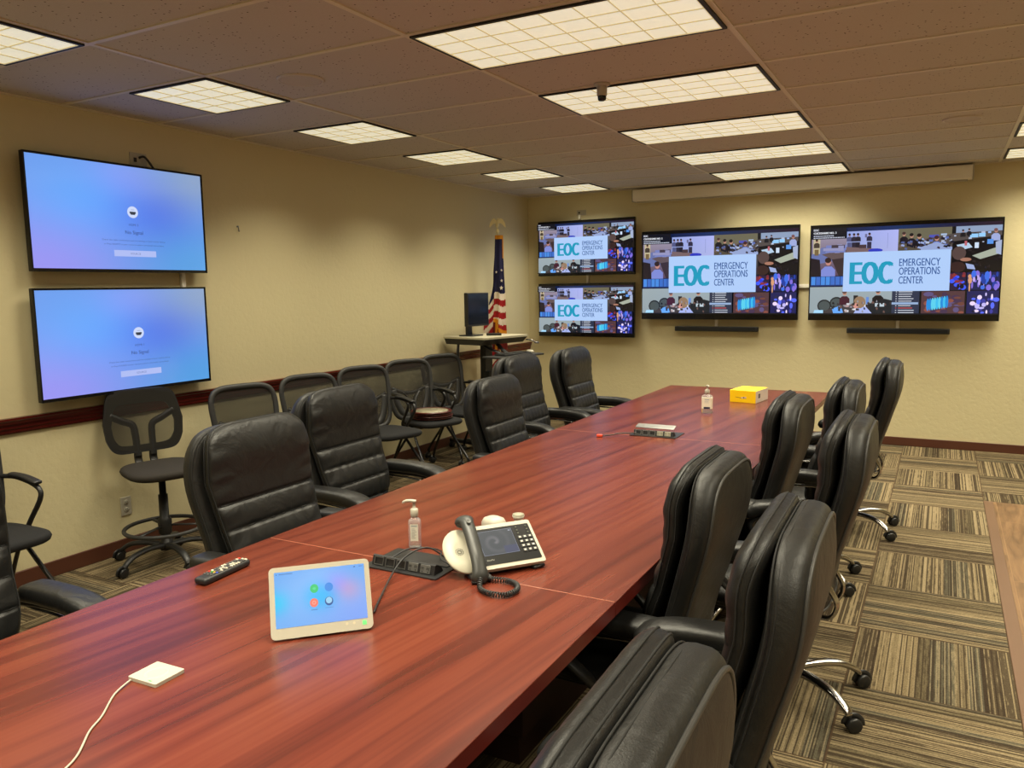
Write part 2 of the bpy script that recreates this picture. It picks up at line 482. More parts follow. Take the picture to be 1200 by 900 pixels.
# ceiling lights
def make_troffer(name, w, d, nx, ny, watts):
    t = thing(name, 'x', 'ceiling light', (0, 0, H))
    bm = BM()                                     # black strips standing in for shade in the recess gap, just under the tiles
    fw_ = 0.016
    for sx in (-1, 1): add_box(bm, (sx*(w/2-fw_/2), 0, -0.008), (fw_, d, 0.012))
    for sy in (-1, 1): add_box(bm, (0, sy*(d/2-fw_/2), -0.008), (w-2*fw_, fw_, 0.012))
    obj('frame', bm, M_gap, t)
    bm = BM(); iw, idp = w-2*fw_-0.004, d-2*fw_-0.004
    cw, cd = iw/nx, idp/ny
    for i in range(nx):                           # shallow coffered cells
        for j in range(ny):
            x0 = -iw/2+i*cw; y0 = -idp/2+j*cd
            z0, z1 = -0.010, -0.0025
            N = 4; g = {}
            for a in range(N+1):
                for b in range(N+1):
                    u, v = a/N, b/N
                    h = (1-(2*u-1)**2)*(1-(2*v-1)**2)
                    g[a, b] = bm.verts.new((x0+u*cw, y0+v*cd, z0+(z1-z0)*h))
            for a in range(N):
                for b in range(N):
                    f = bm.faces.new((g[a, b], g[a, b+1], g[a+1, b+1], g[a+1, b])); f.smooth = True
    obj('diffuser', bm, M_diff, t)
    bm = BM()
    for i in range(nx+1): add_box(bm, (-iw/2+i*cw, 0, -0.0115), (0.004, idp, 0.005))
    for j in range(ny+1): add_box(bm, (0, -idp/2+j*cd, -0.0115), (iw, 0.004, 0.005))
    obj('louvre', bm, M_blade, t)
    ld = bpy.data.lights.new('lamp', 'AREA'); ld.shape = 'RECTANGLE'; ld.size = iw; ld.size_y = idp
    ld.energy = watts; ld.color = LAMP_COL; ld.spread = LAMP_SPREAD
    lo = bpy.data.objects.new('lamp', ld); COL.objects.link(lo); lo.parent = t; lo.location = (0, 0, -0.020)
    return t
ordn = ['nearest', 'second', 'third', 'fourth', 'fifth', 'farthest']
big = None; small = None
ORD = {3: 'third', 1: 'fourth', -1: 'fifth', -3: 'sixth', -5: 'seventh', -7: 'eighth', -9: 'ninth'}
vis_left = {-3: 0, -1: 1, 1: 2, 3: 3, 5: 4, 7: 5}
vis_mid = {-1: 0, 1: 1, 3: 2, 5: 3, 7: 4}
left_words = ['cut by the left photo edge', 'above the upper wall screen, second of the row', 'third of the row from the left', 'fourth of the row from the left', 'fifth of the row from the left', 'smallest and farthest, near the back wall corner']
mid_words = ['largest and nearest, at the top edge', 'second nearest, just past the small camera dome', 'third nearest', 'fourth nearest of five', 'farthest, next to the projection screen case']
for k in rows_k:
    yc = GY + (k+0.5)*T
    for colx in ('L', 'M', 'R'):
        if colx == 'L':
            lab = ('square grid ceiling light by left wall, ' if k in vis_left else 'square ceiling light by the left wall, ') + (left_words[vis_left[k]] if k in vis_left else 'outside the photo, %s row from the back wall' % ORD[k])
            loc = (GX-T/2, yc, H); grp = 'square ceiling lights along the left wall'
            if small is None: small = make_troffer('ceiling_light', T-gw, T-gw, 4, 4, LAMP_W*0.5); o = small; o.location = loc; o['label'] = lab; o['group'] = grp
            else: o = dup(small, loc, 0, lab, grp)
        else:
            xc = GX + 3*T if colx == 'M' else GX + 7*T
            if colx == 'M':
                lab = 'long grid ceiling light over the table, ' + (mid_words[vis_mid[k]] if k in vis_mid else 'outside the photo, %s row from the back wall' % ORD[k])
                grp = 'long ceiling lights over the table'
            else:
                lab = 'long ceiling light at right, ' + ('nearer of the two there' if k == 5 else 'farther of the two, by the back wall' if k == 7 else 'outside the photo, %s row from the back wall' % ORD[k])
                grp = 'long ceiling lights at the right side'
            loc = (xc, yc, H)
            if big is None: big = make_troffer('ceiling_light', 2*T-gw, T-gw, 8, 4, LAMP_W); o = big; o.location = loc; o['label'] = lab; o['group'] = grp
            else: o = dup(big, loc, 0, lab, grp)

# ceiling speakers and dome camera
def ceiling_speaker(x, y, lab):
    t = thing('ceiling_speaker', lab, 'speaker', (x, y, H), 0, 'round ceiling speakers')
    bm = BM(); add_lathe(bm, [(0.0, -0.004), (0.088, -0.006), (0.096, -0.008), (0.104, -0.007), (0.108, 0.0)], 40)
    m_ = mat('speaker_grille', (0.50, 0.44, 0.38), 0.7)
    tt = NT(m_); vo = tt.n('ShaderNodeTexVoronoi'); vo.inputs['Scale'].default_value = 240; tt.l(tt.obj(), vo.inputs['Vector']); tt.bump(vo.outputs['Distance'], 0.4, 0.002)
    obj('grille', bm, m_, t)
    bm = BM(); add_lathe(bm, [(0.104, -0.0005), (0.106, -0.008), (0.112, -0.009), (0.119, -0.005), (0.120, -0.0005)], 40)
    obj('rim', bm, mat('speaker_rim', (0.55, 0.49, 0.42), 0.5), t)
ceiling_speaker(1.52, 3.17, 'round ceiling speaker grille between the second square light and the nearest long light')
ceiling_speaker(4.50, 6.20, 'round ceiling speaker grille at right above the projection screen case')
ceiling_speaker(1.68, 6.24, 'round ceiling speaker grille beyond the camera dome, near the far small square lights')
t = thing('ceiling_sensor', 'small grey cylindrical sensor hanging from the ceiling between two long lights', 'sensor', (2.80, 4.07, H))
bm = BM(); add_lathe(bm, [(0, -0.001), (0.045, -0.001), (0.045, -0.008), (0.030, -0.014), (0, -0.014)], 28); obj('mounting_ring', bm, M_white, t)
bm = BM(); add_lathe(bm, [(0.028, -0.012), (0.027, -0.06), (0.024, -0.064), (0, -0.064)], 28); obj('housing', bm, M_white, t)
bm = BM(); add_lathe(bm, [(0.0235, -0.062), (0.022, -0.082), (0.016, -0.088), (0, -0.088)], 28); obj('lens', bm, M_plastic_g, t)

# projection screen case
t = thing('projector_screen_case', 'long white roller projection screen case mounted under the ceiling on the back wall', 'projector screen', (3.0, YB-0.075, 2.60))
bm = BM()
pr = [(0.055, 0.062), (-0.060, 0.062), (-0.064, 0.05), (-0.064, -0.05), (-0.050, -0.062), (0.055, -0.062)]
L2 = 1.625
a = [bm.verts.new((-L2, y, z)) for y, z in pr]; b = [bm.verts.new((L2, y, z)) for y, z in pr]
for i in range(len(pr)): bm.faces.new((a[i], a[(i+1) % len(pr)], b[(i+1) % len(pr)], b[i]))
bm.faces.new(list(reversed(a))); bm.faces.new(b)
obj('case', bm, M_white_m, t)
bm = BM(); add_box(bm, (0, -0.015, -0.070), (3.18, 0.03, 0.018), bev=0.004); obj('bottom_bar', bm, M_white, t)
for sx in (-1, 1):
    bm = BM(); add_box(bm, (sx*(L2+0.006), 0, 0), (0.012, 0.13, 0.135), bev=0.004)
    obj('end_cap', bm, M_white, t)

# ------------------------------------------------------------------ screens
rnd = random.Random(7)
def nosignal(w, h, n):
    P = Pic(w, h)
    def fn(u, v):
        def g(cx, cy, s): return math.exp(-(((u-cx)/s)**2 + ((v-cy)/s)**2))
        r, gg, b = 112, 158, 236
        q = g(0.68, 0.45, 0.28); r -= 20*q; gg -= 34*q; b -= 4*q
        q = g(0.0, 1.0, 0.55); r += 44*q; gg -= 8*q; b += 6*q
        q = g(0.30, 0.4, 0.35); r -= 14*q; gg += 14*q; b += 16*q
        q = g(1.0, 0.05, 0.35); r += 30*q; gg += 8*q; b -= 34*q
        q = g(0.9, 0.95, 0.4); r -= 26*q; gg += 2*q; b -= 10*q
        q = g(0.5, 0.1, 0.2); r += 20*q; b += 8*q
        return (r, gg, b)
    P.grad(0, 0, 1, 1, fn, 26, 16)
    cx = 0.548; dk = (64, 84, 140)
    P.ell(cx, 0.44, 0.032, 0.057, (206, 218, 250), 28)
    P.rect(cx-0.018, 0.435, cx+0.018, 0.455, (50, 56, 70)); P.rect(cx-0.013, 0.455, cx+0.013, 0.465, (50, 56, 70)); P.rect(cx-0.01, 0.415, cx+0.01, 0.420, (150, 165, 200))
    P.text('HDMI %d' % n, cx, 0.575, 0.022, dk, width=0.055, align='C')
    P.text('No Signal', cx, 0.655, 0.034, (44, 60, 112), width=0.105, align='C')
    P.text('Check the cable connections and the settings of your source device', cx, 0.725, 0.013, dk, width=0.375, align='C')
    P.text('or Press SOURCE on your remote to select a connected source below', cx, 0.765, 0.013, dk, width=0.355, align='C')
    P.rect(cx-0.125, 0.815, cx+0.125, 0.875, (176, 190, 244))
    P.text('SOURCE', cx, 0.855, 0.018, (96, 112, 170), width=0.06, align='C')
    return P

def person(P, x, y, s, shirt, hair=(52, 40, 34), skin=(190, 140, 120), ar=1.75):
    """small seated figure seen in the video picture: head at (x,y)"""
    s *= 0.80
    P.poly([(x-1.5*s, y+4.2*s*ar), (x+1.5*s, y+4.2*s*ar), (x+1.45*s, y+2.0*s*ar), (x+0.7*s, y+1.15*s*ar), (x-0.7*s, y+1.15*s*ar), (x-1.5*s, y+2.0*s*ar)], shirt)
    P.ell(x, y, 0.62*s, 0.95*s*ar, skin, 12)
    P.ell(x-0.08*s, y-0.35*s*ar, 0.68*s, 0.68*s*ar, hair, 12)

def collage(w, h, n):
    P = Pic(w, h, 0.00012); R = random.Random(3)
    P.rect(0, 0, 1, 1, (10, 10, 16))
    P.grad(0, 0, 1, 0.05, lambda u, v: (14+26*u, 20+30*max(0, 1-abs(u-.5)*2), 40+60*max(0, 1-abs(u-.45)*2)), 12, 2)
    # A: left meeting room
    P.grad(0, 0.12, 0.20, 0.55, lambda u, v: (150-60*v, 140-70*v, 160-70*v), 4, 4)
    P.poly([(0.0, 0.30), (0.06, 0.22), (0.2, 0.20), (0.2, 0.36), (0.0, 0.42)], (104, 116, 170))
    P.poly([(0.10, 0.28), (0.2, 0.24), (0.2, 0.55), (0.16, 0.55)], (58, 44, 48))
    P.poly([(0.06, 0.30), (0.2, 0.24), (0.2, 0.34), (0.12, 0.36)], (98, 82, 84))
    for k in range(14): P.rect(0.05+0.145*R.random(), 0.18+0.1*R.random(), 0.06+0.15*R.random(), 0.23+0.06*R.random(), R.choice([(120, 130, 190), (90, 90, 120), (150, 150, 190), (70, 60, 70)]))
    P.rect(0.01, 0.12, 0.05, 0.29, (196, 184, 150)); person(P, 0.03, 0.14, 0.014, (70, 60, 52)); P.rect(0.018, 0.24, 0.042, 0.31, (120, 100, 66))
    P.poly([(0, 0.34), (0.05, 0.36), (0.06, 0.55), (0, 0.55)], (34, 26, 34))
    person(P, 0.10, 0.385, 0.034, (128, 140, 214), (48, 32, 30), (196, 136, 124))
    P.rect(0.0, 0.555, 0.195, 0.67, (30, 52, 110))
    for k in range(7): P.rect(0.004+0.028*k, 0.56, 0.028+0.028*k, 0.655, R.choice([(72, 140, 226), (60, 110, 200), (96, 160, 240)]))
    # B: standing people by a pale wall
    P.grad(0.20, 0.045, 0.48, 0.29, lambda u, v: (150+26*u, 166+16*u, 226+18*u-10*v), 6, 4)
    for (x, c) in ((0.215, (84, 88, 130)), (0.24, (44, 40, 58)), (0.262, (34, 30, 44)), (0.325, (48, 46, 70))):
        person(P, x, 0.085, 0.013, c, (40, 30, 34), (150, 110, 110)); P.rect(x-0.012, 0.17, x+0.012, 0.26, c)
    P.rect(0.30, 0.08, 0.312, 0.12, (110, 110, 150)); P.poly([(0.2, 0.22), (0.36, 0.25), (0.40, 0.29), (0.2, 0.29)], (120, 98, 100)); P.ell(0.36, 0.27, 0.04, 0.022, (44, 56, 190))
    P.rect(0.27, 0.20, 0.31, 0.24, (70, 54, 60)); P.rect(0.423, 0.08, 0.425, 0.25, (128, 140, 196))
    # C: large meeting room
    P.grad(0.48, 0.04, 1, 0.53, lambda u, v: (112-60*v, 104-62*v, 84-46*v), 6, 5)
    P.rect(0.48, 0.045, 0.755, 0.19, (108, 104, 84)); P.rect(0.775, 0.04, 1.0, 0.17, (142, 160, 190)); P.rect(0.755, 0.04, 0.775, 0.19, (22, 22, 26))
    P.poly([(0.62, 0.16), (0.78, 0.11), (1, 0.10), (1, 0.24), (0.80, 0.28), (0.68, 0.22)], (84, 76, 74))
    P.poly([(0.76, 0.20), (1, 0.15), (1, 0.24), (0.80, 0.34)], (12, 12, 20))
    for k in range(26):
        x = 0.60+0.38*R.random(); y = 0.10+0.13*R.random(); a = 0.006+0.014*R.random()
        P.rect(x, y, x+a, y+a*1.3, R.choice([(150, 180, 230), (30, 28, 40), (180, 190, 215), (90, 110, 180), (50, 40, 40), (20, 20, 28)]))
    P.rect(0.845, 0.125, 0.885, 0.165, (150, 206, 250)); P.rect(0.888, 0.12, 0.92, 0.16, (150, 206, 250)); P.rect(0.64, 0.12, 0.69, 0.15, (80, 86, 180)); P.rect(0.70, 0.11, 0.73, 0.13, (170, 190, 220))
    for (x, y, s, c, hr) in ((0.51, 0.10, 0.018, (30, 26, 34), (70, 50, 50)), (0.55, 0.12, 0.02, (26, 24, 36), (30, 26, 30)), (0.59, 0.13, 0.022, (24, 22, 32), (36, 28, 28)), (0.68, 0.16, 0.022, (110, 130, 210), (70, 40, 40)), (0.97, 0.10, 0.018, (160, 172, 220), (120, 80, 80)), (0.81, 0.09, 0.011, (26, 26, 32), (50, 44, 44)), (0.84, 0.08, 0.010, (20, 20, 30), (30, 26, 30))):
        person(P, x, y, s, c, hr)
    P.poly([(0.60, 0.25), (0.68, 0.20), (0.76, 0.26), (0.76, 0.29), (0.6, 0.29)], (150, 166, 210))
    P.rect(0.76, 0.22, 1.0, 0.53, (14, 12, 18))
    for k in range(34):
        x = 0.48+0.27*R.random(); y = 0.15+0.11*R.random(); a = 0.005+0.018*R.random()
        P.poly([(x, y+0.01), (x+a, y+0.022), (x+a*1.1, y), (x+a*0.3, y-0.008)], R.choice([(20, 18, 28), (60, 50, 60), (150, 166, 214), (34, 28, 34), (110, 90, 86), (24, 24, 40), (84, 98, 150)]))
    for k in range(30):
        x = 0.77+0.22*R.random(); y = 0.22+0.28*R.random(); a = 0.005+0.016*R.random()
        P.poly([(x, y+0.01), (x+a, y+0.02), (x+a*1.1, y), (x+a*0.3, y-0.01)], R.choice([(20, 18, 28), (40, 32, 38), (120, 130, 150), (34, 24, 28), (26, 26, 46), (14, 12, 18)]))
    P.poly([(0.86, 0.36), (1.0, 0.26), (1.0, 0.34), (0.9, 0.40)], (168, 176, 160)); P.poly([(0.78, 0.24), (0.84, 0.22), (0.86, 0.27), (0.80, 0.30)], (182, 206, 230))
    P.rect(0.87, 0.22, 0.89, 0.28, (208, 224, 244)); P.rect(0.93, 0.19, 0.96, 0.24, (90, 150, 230)); P.rect(0.82, 0.20, 0.832, 0.25, (190, 100, 110))
    P.ell(0.795, 0.33, 0.035, 0.075, (86, 68, 66)); P.ell(0.83, 0.40, 0.028, 0.02, (170, 120, 100)); P.poly([(0.83, 0.44), (0.87, 0.46), (0.88, 0.51), (0.84, 0.50)], (160, 176, 220)); P.ell(0.79, 0.48, 0.04, 0.06, (54, 34, 34)); P.poly([(0.97, 0.22), (1, 0.2), (1, 0.36), (0.975, 0.34)], (168, 180, 210))
    # D: bottom left
    P.grad(0, 0.68, 0.46, 1.0, lambda u, v: (156-6*v, 170-6*v, 176-6*v), 4, 3)
    for (x, y) in ((0.085, 0.90), (0.155, 0.87)): P.ell(x, y, 0.04, 0.075, (28, 32, 38)); P.ell(x, y, 0.033, 0.058, (74, 84, 86))
    P.poly([(0.05, 1.0), (0.14, 0.91), (0.28, 0.88), (0.46, 0.9), (0.46, 1.0)], (64, 58, 62))
    P.rect(0.25, 0.78, 0.275, 0.88, (34, 30, 36)); person(P, 0.20, 0.75, 0.024, (66, 24, 44), (96, 70, 66)); person(P, 0.385, 0.74, 0.026, (18, 16, 26), (40, 26, 32))
    P.poly([(0.33, 0.88), (0.42, 0.82), (0.46, 0.84), (0.46, 1.0), (0.34, 1.0)], (22, 30, 40)); P.rect(0.37, 0.87, 0.42, 0.91, (190, 206, 216)); P.rect(0.32, 0.80, 0.335, 0.88, (100, 140, 214))
    for k in range(22):
        x = 0.19+0.12*R.random(); y = 0.86+0.10*R.random(); a = 0.008+0.015*R.random()
        P.rect(x, y, x+a, y+a*1.2, R.choice([(206, 206, 212), (150, 140, 150), (226, 226, 232), (96, 70, 74), (180, 150, 150)]))
    P.poly([(0.13, 0.93), (0.18, 0.90), (0.195, 0.98), (0.14, 1.0)], (104, 170, 250)); P.poly([(0.03, 0.95), (0.08, 0.95), (0.08, 1.0), (0.02, 1.0)], (170, 220, 252))
    P.poly([(0.25, 1.0), (0.27, 0.93), (0.32, 0.91), (0.36, 1.0)], (170, 184, 240)); P.ell(0.285, 0.86, 0.033, 0.07, (150, 122, 96)); P.ell(0.265, 0.90, 0.015, 0.03, (214, 150, 140))
    for k in range(34):
        x = 0.12+0.33*R.random(); y = 0.84+0.13*R.random(); a = 0.005+0.012*R.random()
        P.poly([(x, y+0.012), (x+a, y+0.02), (x+a*1.1, y), (x+a*0.3, y-0.012)], R.choice([(20, 20, 30), (60, 52, 58), (150, 150, 160), (34, 38, 46), (110, 84, 80), (24, 24, 34)]))
    # list panel
    P.rect(0.46, 0.72, 0.605, 1.0, (44, 52, 76))
    for k in range(10):
        y = 0.74+0.026*k; c = (214, 220, 232) if k != 7 else (214, 92, 88)
        if k == 5: P.rect(0.46, y-0.008, 0.60, y+0.016, (150, 176, 214)); continue
        P.rect(0.48, y, 0.486, y+0.008, c); P.rect(0.495, y, 0.50+0.06+0.02*R.random(), y+0.008, c)
    # right bottom panels
    P.rect(0.75, 0.54, 0.835, 0.73, (40, 26, 60)); P.rect(0.84, 0.54, 1.0, 0.73, (20, 30, 80)); P.rect(0.615, 0.74, 0.835, 1.0, (84, 56, 62)); P.rect(0.845, 0.74, 1.0, 1.0, (28, 30, 86))
    for k in range(26):
        x, y = 0.76+0.065*R.random(), 0.56+0.15*R.random(); P.ell(x, y, 0.006+0.012*R.random(), 0.01+0.02*R.random(), R.choice([(120, 40, 60), (40, 60, 220), (16, 12, 30), (60, 90, 250), (140, 50, 50)]), 8)
    for k in range(40):
        x, y = 0.85+0.14*R.random(), 0.56+0.15*R.random(); c = (220, 160, 120) if x < 0.862 else R.choice([(60, 110, 230), (30, 60, 160), (130, 110, 220), (190, 170, 240), (20, 20, 60)])
        P.ell(x, y, 0.004+0.01*R.random(), 0.02+0.03*R.random(), c, 8)
    for k in range(30):
        x, y = 0.63+0.19*R.random(), 0.77+0.21*R.random(); P.ell(x, y, 0.01+0.02*R.random(), 0.01+0.02*R.random(), R.choice([(110, 66, 60), (70, 50, 80), (96, 84, 130), (140, 80, 70)]), 8)
    for k in range(9):
        x = 0.65+0.012*k; P.ell(x, 0.89-0.004*k, 0.008, 0.07, R.choice([(60, 190, 240), (30, 140, 220), (90, 210, 240)]), 10)
    for k in range(30):
        x, y = 0.86+0.13*R.random(), 0.76+0.22*R.random(); P.ell(x, y, 0.004+0.012*R.random(), 0.01+0.03*R.random(), R.choice([(200, 190, 250), (90, 110, 250), (20, 20, 50), (60, 60, 160), (240, 220, 255), (40, 40, 70)]), 8)
    P.rect(0.0, 0.985, 1.0, 1.0, (18, 18, 26))
    # header
    P.rect(0, 0, 0.20, 0.125, (16, 18, 30))
    P.text('EOC', 0.015, 0.030, 0.022, (225, 228, 240), width=0.028, bold=0.0008)
    P.text('CLICKSHARE NO. %d' % n, 0.015, 0.066, 0.022, (235, 238, 246), width=0.128, bold=0.0008)
    for (y, x1) in ((0.083, 0.13), (0.105, 0.19)):
        x = 0.015
        while x < x1: a = 0.004+0.007*R.random(); P.rect(x, y, min(x+a, x1), y+0.011, (196, 202, 220)); x += a+0.0025
    # card
    P.rect(0.19, 0.285, 0.755, 0.735, (176, 206, 250))
    te = (20, 154, 190)
    P.text('E', 0.232, 0.650, 0.255, te, width=0.056, bold=0.0075)
    P.text('O', 0.298, 0.650, 0.255, te, width=0.078, bold=0.0085)
    P.text('C', 0.388, 0.650, 0.255, te, width=0.064, bold=0.0085)
    bl = (44, 84, 150)
    P.text('EMERGENCY', 0.492, 0.455, 0.082, bl, width=0.212, bold=0.0005)
    P.text('OPERATIONS', 0.492, 0.552, 0.082, bl, width=0.212, bold=0.0005)
    P.text('CENTER', 0.492, 0.652, 0.082, bl, width=0.128, bold=0.0005)
    return P

def tv(name, label, w, h, pic, bez=(0.012, 0.014, 0.012), depth=0.05, group=None):
    """screen faces local -Y, origin at centre of the front face; bez = side, bottom, top"""
    t = thing(name, label, 'television', group=group)
    bm = BM()
    add_box(bm, (0, depth*0.3, 0), (w, depth*0.6, h), bev=0.003)
    add_box(bm, (0, depth*0.75, -h*0.05), (w*0.72, depth*0.5, h*0.62), bev=0.01)
    obj('housing', bm, M_bezel, t)
    bm = BM()      # thin raised rim round the glass
    r = 0.006
    for sx in (-1, 1): add_box(bm, (sx*(w/2-r/2), -0.002, 0), (r, 0.006, h))
    for sz in (-1, 1): add_box(bm, (0, -0.002, sz*(h/2-r/2)), (w-2*r, 0.006, r))
    obj('bezel', bm, M_plastic_g, t)
    M_ = Matrix(((1, 0, 0, -w/2+bez[0]), (0, 0, -1, -0.0008), (0, 1, 0, h/2-bez[2]), (0, 0, 0, 1)))
    pic.build('screen', M_screen, t, M_)
    bm = BM()
    add_box(bm, (0, depth*1.0+0.012, 0.0), (0.36, 0.03, 0.26), bev=0.004)
    obj('wall_bracket', bm, M_plastic, t)
    return t
def place(o, loc, rz, rx=0.0):
    o.location = loc; o.rotation_euler = (rx, 0, rz); return o

# left wall (screen normal +X): local -Y -> +X means rotz = +90deg
for (y0, y1, z0, z1, n, lab, rz, rx) in ((2.572, 3.745, 1.742, 2.388, 3, 'upper of two blue no-signal wall screens on the left wall', 90, 0),
                                 (2.562, 3.720, 1.016, 1.650, 1, 'lower of two blue no-signal wall screens on the left wall, just above the chair rail', 90, 0)):
    w, h = y1-y0, z1-z0
    o = tv('wall_television', lab, w, h, nosignal(w-0.024, h-0.030, n))
    place(o, (0.078, (y0+y1)/2, (z0+z1)/2), math.radians(rz), math.radians(rx))
# back wall
def back_tv(x0, x1, z0, z1, n, lab, bz, yfront=YB-0.09, rz=0.0, grp=None):
    w, h = x1-x0, z1-z0
    o = tv('wall_television', lab, w, h, collage(w-2*bz[0], h-bz[1]-bz[2], n), bz, 0.055)
    place(o, ((x0+x1)/2, yfront, (z0+z1)/2), rz)
back_tv(0.17, 1.395, 1.742, 2.375, 4, 'smaller collage screen on the back wall, upper of the stacked pair by the corner', (0.012, 0.030, 0.030), rz=math.radians(-2))
back_tv(0.17, 1.390, 1.030, 1.652, 5, 'smaller collage screen on the back wall, lower of the stacked pair by the corner', (0.012, 0.045, 0.030), rz=math.radians(-2))
back_tv(1.470, 3.140, 1.240, 2.205, 2, 'large collage screen in the middle of the back wall, left of the two large ones', (0.014, 0.060, 0.036))
back_tv(3.240, 4.900, 1.240, 2.185, 3, 'large collage screen at right on the back wall, right of the two large ones', (0.014, 0.060, 0.036))
# soundbars
for (x0, x1, lab) in ((1.845, 2.740, 'black soundbar under the middle large screen'), (3.605, 4.510, 'black soundbar under the right large screen')):
    t = thing('soundbar', lab, 'soundbar', ((x0+x1)/2, YB-0.045, 1.137), 0, 'soundbars under the large screens')
    bm = BM(); add_box(bm, (0, 0, 0), (x1-x0, 0.066, 0.052), bev=0.008, seg=3); obj('body', bm, M_plastic, t)
    bm = BM(); add_box(bm, (0, -0.0335, 0), (x1-x0-0.04, 0.003, 0.040), bev=0.001)
    mg = mat('speaker_cloth', (0.008, 0.008, 0.008), 0.9); obj('grille', bm, mg, t)
    bm = BM()
    for s in (-1, 1): add_box(bm, (s*0.25, 0.038, 0.0), (0.05, 0.014, 0.03), bev=0.002)
    obj('bracket', bm, M_steel, t)
# cable raceways
def raceway(c, s, lab):
    bm = BM(); add_box(bm, c, s, bev=0.004, seg=2); tag(obj('cable_raceway', bm, M_white_m), lab, 'cable cover')
raceway((2.29, YB-0.012, 1.205), (0.032, 0.022, 0.085), 'short white cable cover between the middle large screen and its soundbar')
raceway((4.06, YB-0.012, 1.205), (0.032, 0.022, 0.085), 'short white cable cover between the right large screen and its soundbar')
raceway((3.19, YB-0.012, 1.585), (0.20, 0.022, 0.040), 'white horizontal cable cover between the two large screens')
raceway((0.78, YB-0.012, 1.70), (0.032, 0.022, 0.12), 'white vertical cable cover between the two stacked corner screens')
raceway((0.68, YB-0.012, 2.415), (0.026, 0.022, 0.05), 'white vertical cable cover above the upper corner screen')
raceway((0.012, 3.60, 1.70), (0.022, 0.032, 0.13), 'white vertical cable cover between the two blue wall screens')

# outlets
def plate(loc, rz, lab, kind='outlet', w=0.072, h=0.116):
    t = thing('wall_outlet', lab, 'outlet', loc, rz)
    bm = BM(); add_box(bm, (0, -0.003, 0), (w, 0.006, h), bev=0.0025, seg=2); obj('cover_plate', bm, M_white, t)
    bm = BM()
    if kind == 'outlet':
        for s in (-1, 1):
            add_lathe(bm, [(0.0, 0.0035), (0.015, 0.0035), (0.0165, 0.002), (0.0165, 0)], 20, Matrix.Translation((0, -0.005, s*0.024)) @ Matrix.Rotation(PI/2, 4, 'X'), 0)
            for dx in (-0.006, 0.006): add_box(bm, (dx, -0.0087, s*0.024+0.004), (0.0022, 0.0012, 0.008), mi=1)
            add_box(bm, (0, -0.0087, s*0.024-0.008), (0.004, 0.0012, 0.004), mi=1)
        obj('receptacle', bm, [M_white, M_gap], t)
    else:
        for s in (-1, 1): add_box(bm, (s*w*0.22, -0.0070, 0), (w*0.3, 0.004, h*0.5), bev=0.001, mi=0)
        add_box(bm, (-w*0.22, -0.0095, 0), (w*0.18, 0.002, h*0.3), mi=1)
        obj('receptacle', bm, [M_white, M_gap], t)
    return t
plate((0.0, 3.075, 0.293), PI/2, 'cream duplex wall outlet low on the left wall beside the stool')
plate((0.0, 3.335, 2.435), PI/2, 'white double wall plate above the upper blue screen', 'plate', 0.118, 0.09)
plate((0.70, YB, 2.465), 0, 'white wall plate above the upper corner screen on the back wall', 'plate', 0.118, 0.06)
bm = BM(); add_tube(bm, catmull([(0.012, 3.335, 2.45), (0.04, 3.35, 2.455), (0.05, 3.38, 2.42), (0.045, 3.42, 2.37), (0.04, 3.43, 2.33)], 6), 0.007, 8)
tag(obj('power_cord', bm, M_plastic), 'black cord running from the wall plate down behind the upper blue screen', 'cord')
# wall hook
t = thing('wall_hook', 'tiny dark hook on the left wall, right of the upper blue screen', 'hook', (0.0, 4.10, 2.06))
bm = BM(); add_tube(bm, catmull([(0.0, 0, 0.015), (0.012, 0, 0.018), (0.014, 0, 0.0), (0.008, 0.004, -0.012), (0.018, 0, -0.02), (0.022, 0, -0.01)], 4), 0.0035, 6)
obj('hook', bm, M_steel, t)
bm = BM(); add_lathe(bm, [(0, 0.004), (0.006, 0.003), (0.007, 0)], 10, Matrix.Translation((0, 0, 0.015)) @ Matrix.Rotation(PI/2, 4, 'Y')); obj('screw_plate', bm, M_steel, t)

# ------------------------------------------------------------------ conference table
TX0, TX1 = 2.390, 3.690; TH = 0.75; TT = 0.042
ends = [(-0.40, 1.968), (1.968, 4.318), (4.318, 6.665)]
tb = thing('conference_table', 'long mahogany laminate conference table made of three joined sections', 'table', ((TX0+TX1)/2, 3.13, 0))
def loc_off(x, y): return x-(TX0+TX1)/2, y-3.13
for (y0, y1) in ends:
    bm = BM(); cx, cy = loc_off((TX0+TX1)/2, (y0+y1)/2)
    add_box(bm, (cx, cy, TH-TT/2), (TX1-TX0, y1-y0-0.0024, TT), bev=0.0015, seg=1)
    for f in bm.faces:
        f.material_index = 0 if f.normal.z > 0.5 or f.normal.z < -0.5 else 1
    obj('tabletop', bm, [M_table, M_edge], tb, recalc=False)
M_joint = mat('joint_edge', rgb(164,104,80), 0.5)
for y in (1.968, 4.318):
    bm = BM(); add_box(bm, (0, y-3.13, TH-0.0012), (TX1-TX0-0.004, 0.0022, 0.0028)); obj('joint_strip', bm, M_joint, tb)
M_base_shade = mat('shade_dark_base', rgb(34,14,12), 0.5)  # brown taken near black to stand for the shade under the table
for y in (0.78, 3.14, 5.49):  # unseen base blocks, added wide and long to keep light out under the table
    bm = BM(); add_box(bm, (0, y-3.13, 0.06), (0.42, 1.86, 0.12), bev=0.003); add_box(bm, (0, y-3.13, 0.414), (0.48, 1.92, 0.588), bev=0.003)
    obj('shade_pedestal', bm, M_base_shade, tb)
for y in (1.968, 4.318):
    bm = BM(); add_box(bm, (0, y-3.13, 0.40), (0.10, 0.42, 0.5), bev=0.002); obj('cable_channel', bm, M_base_shade, tb)

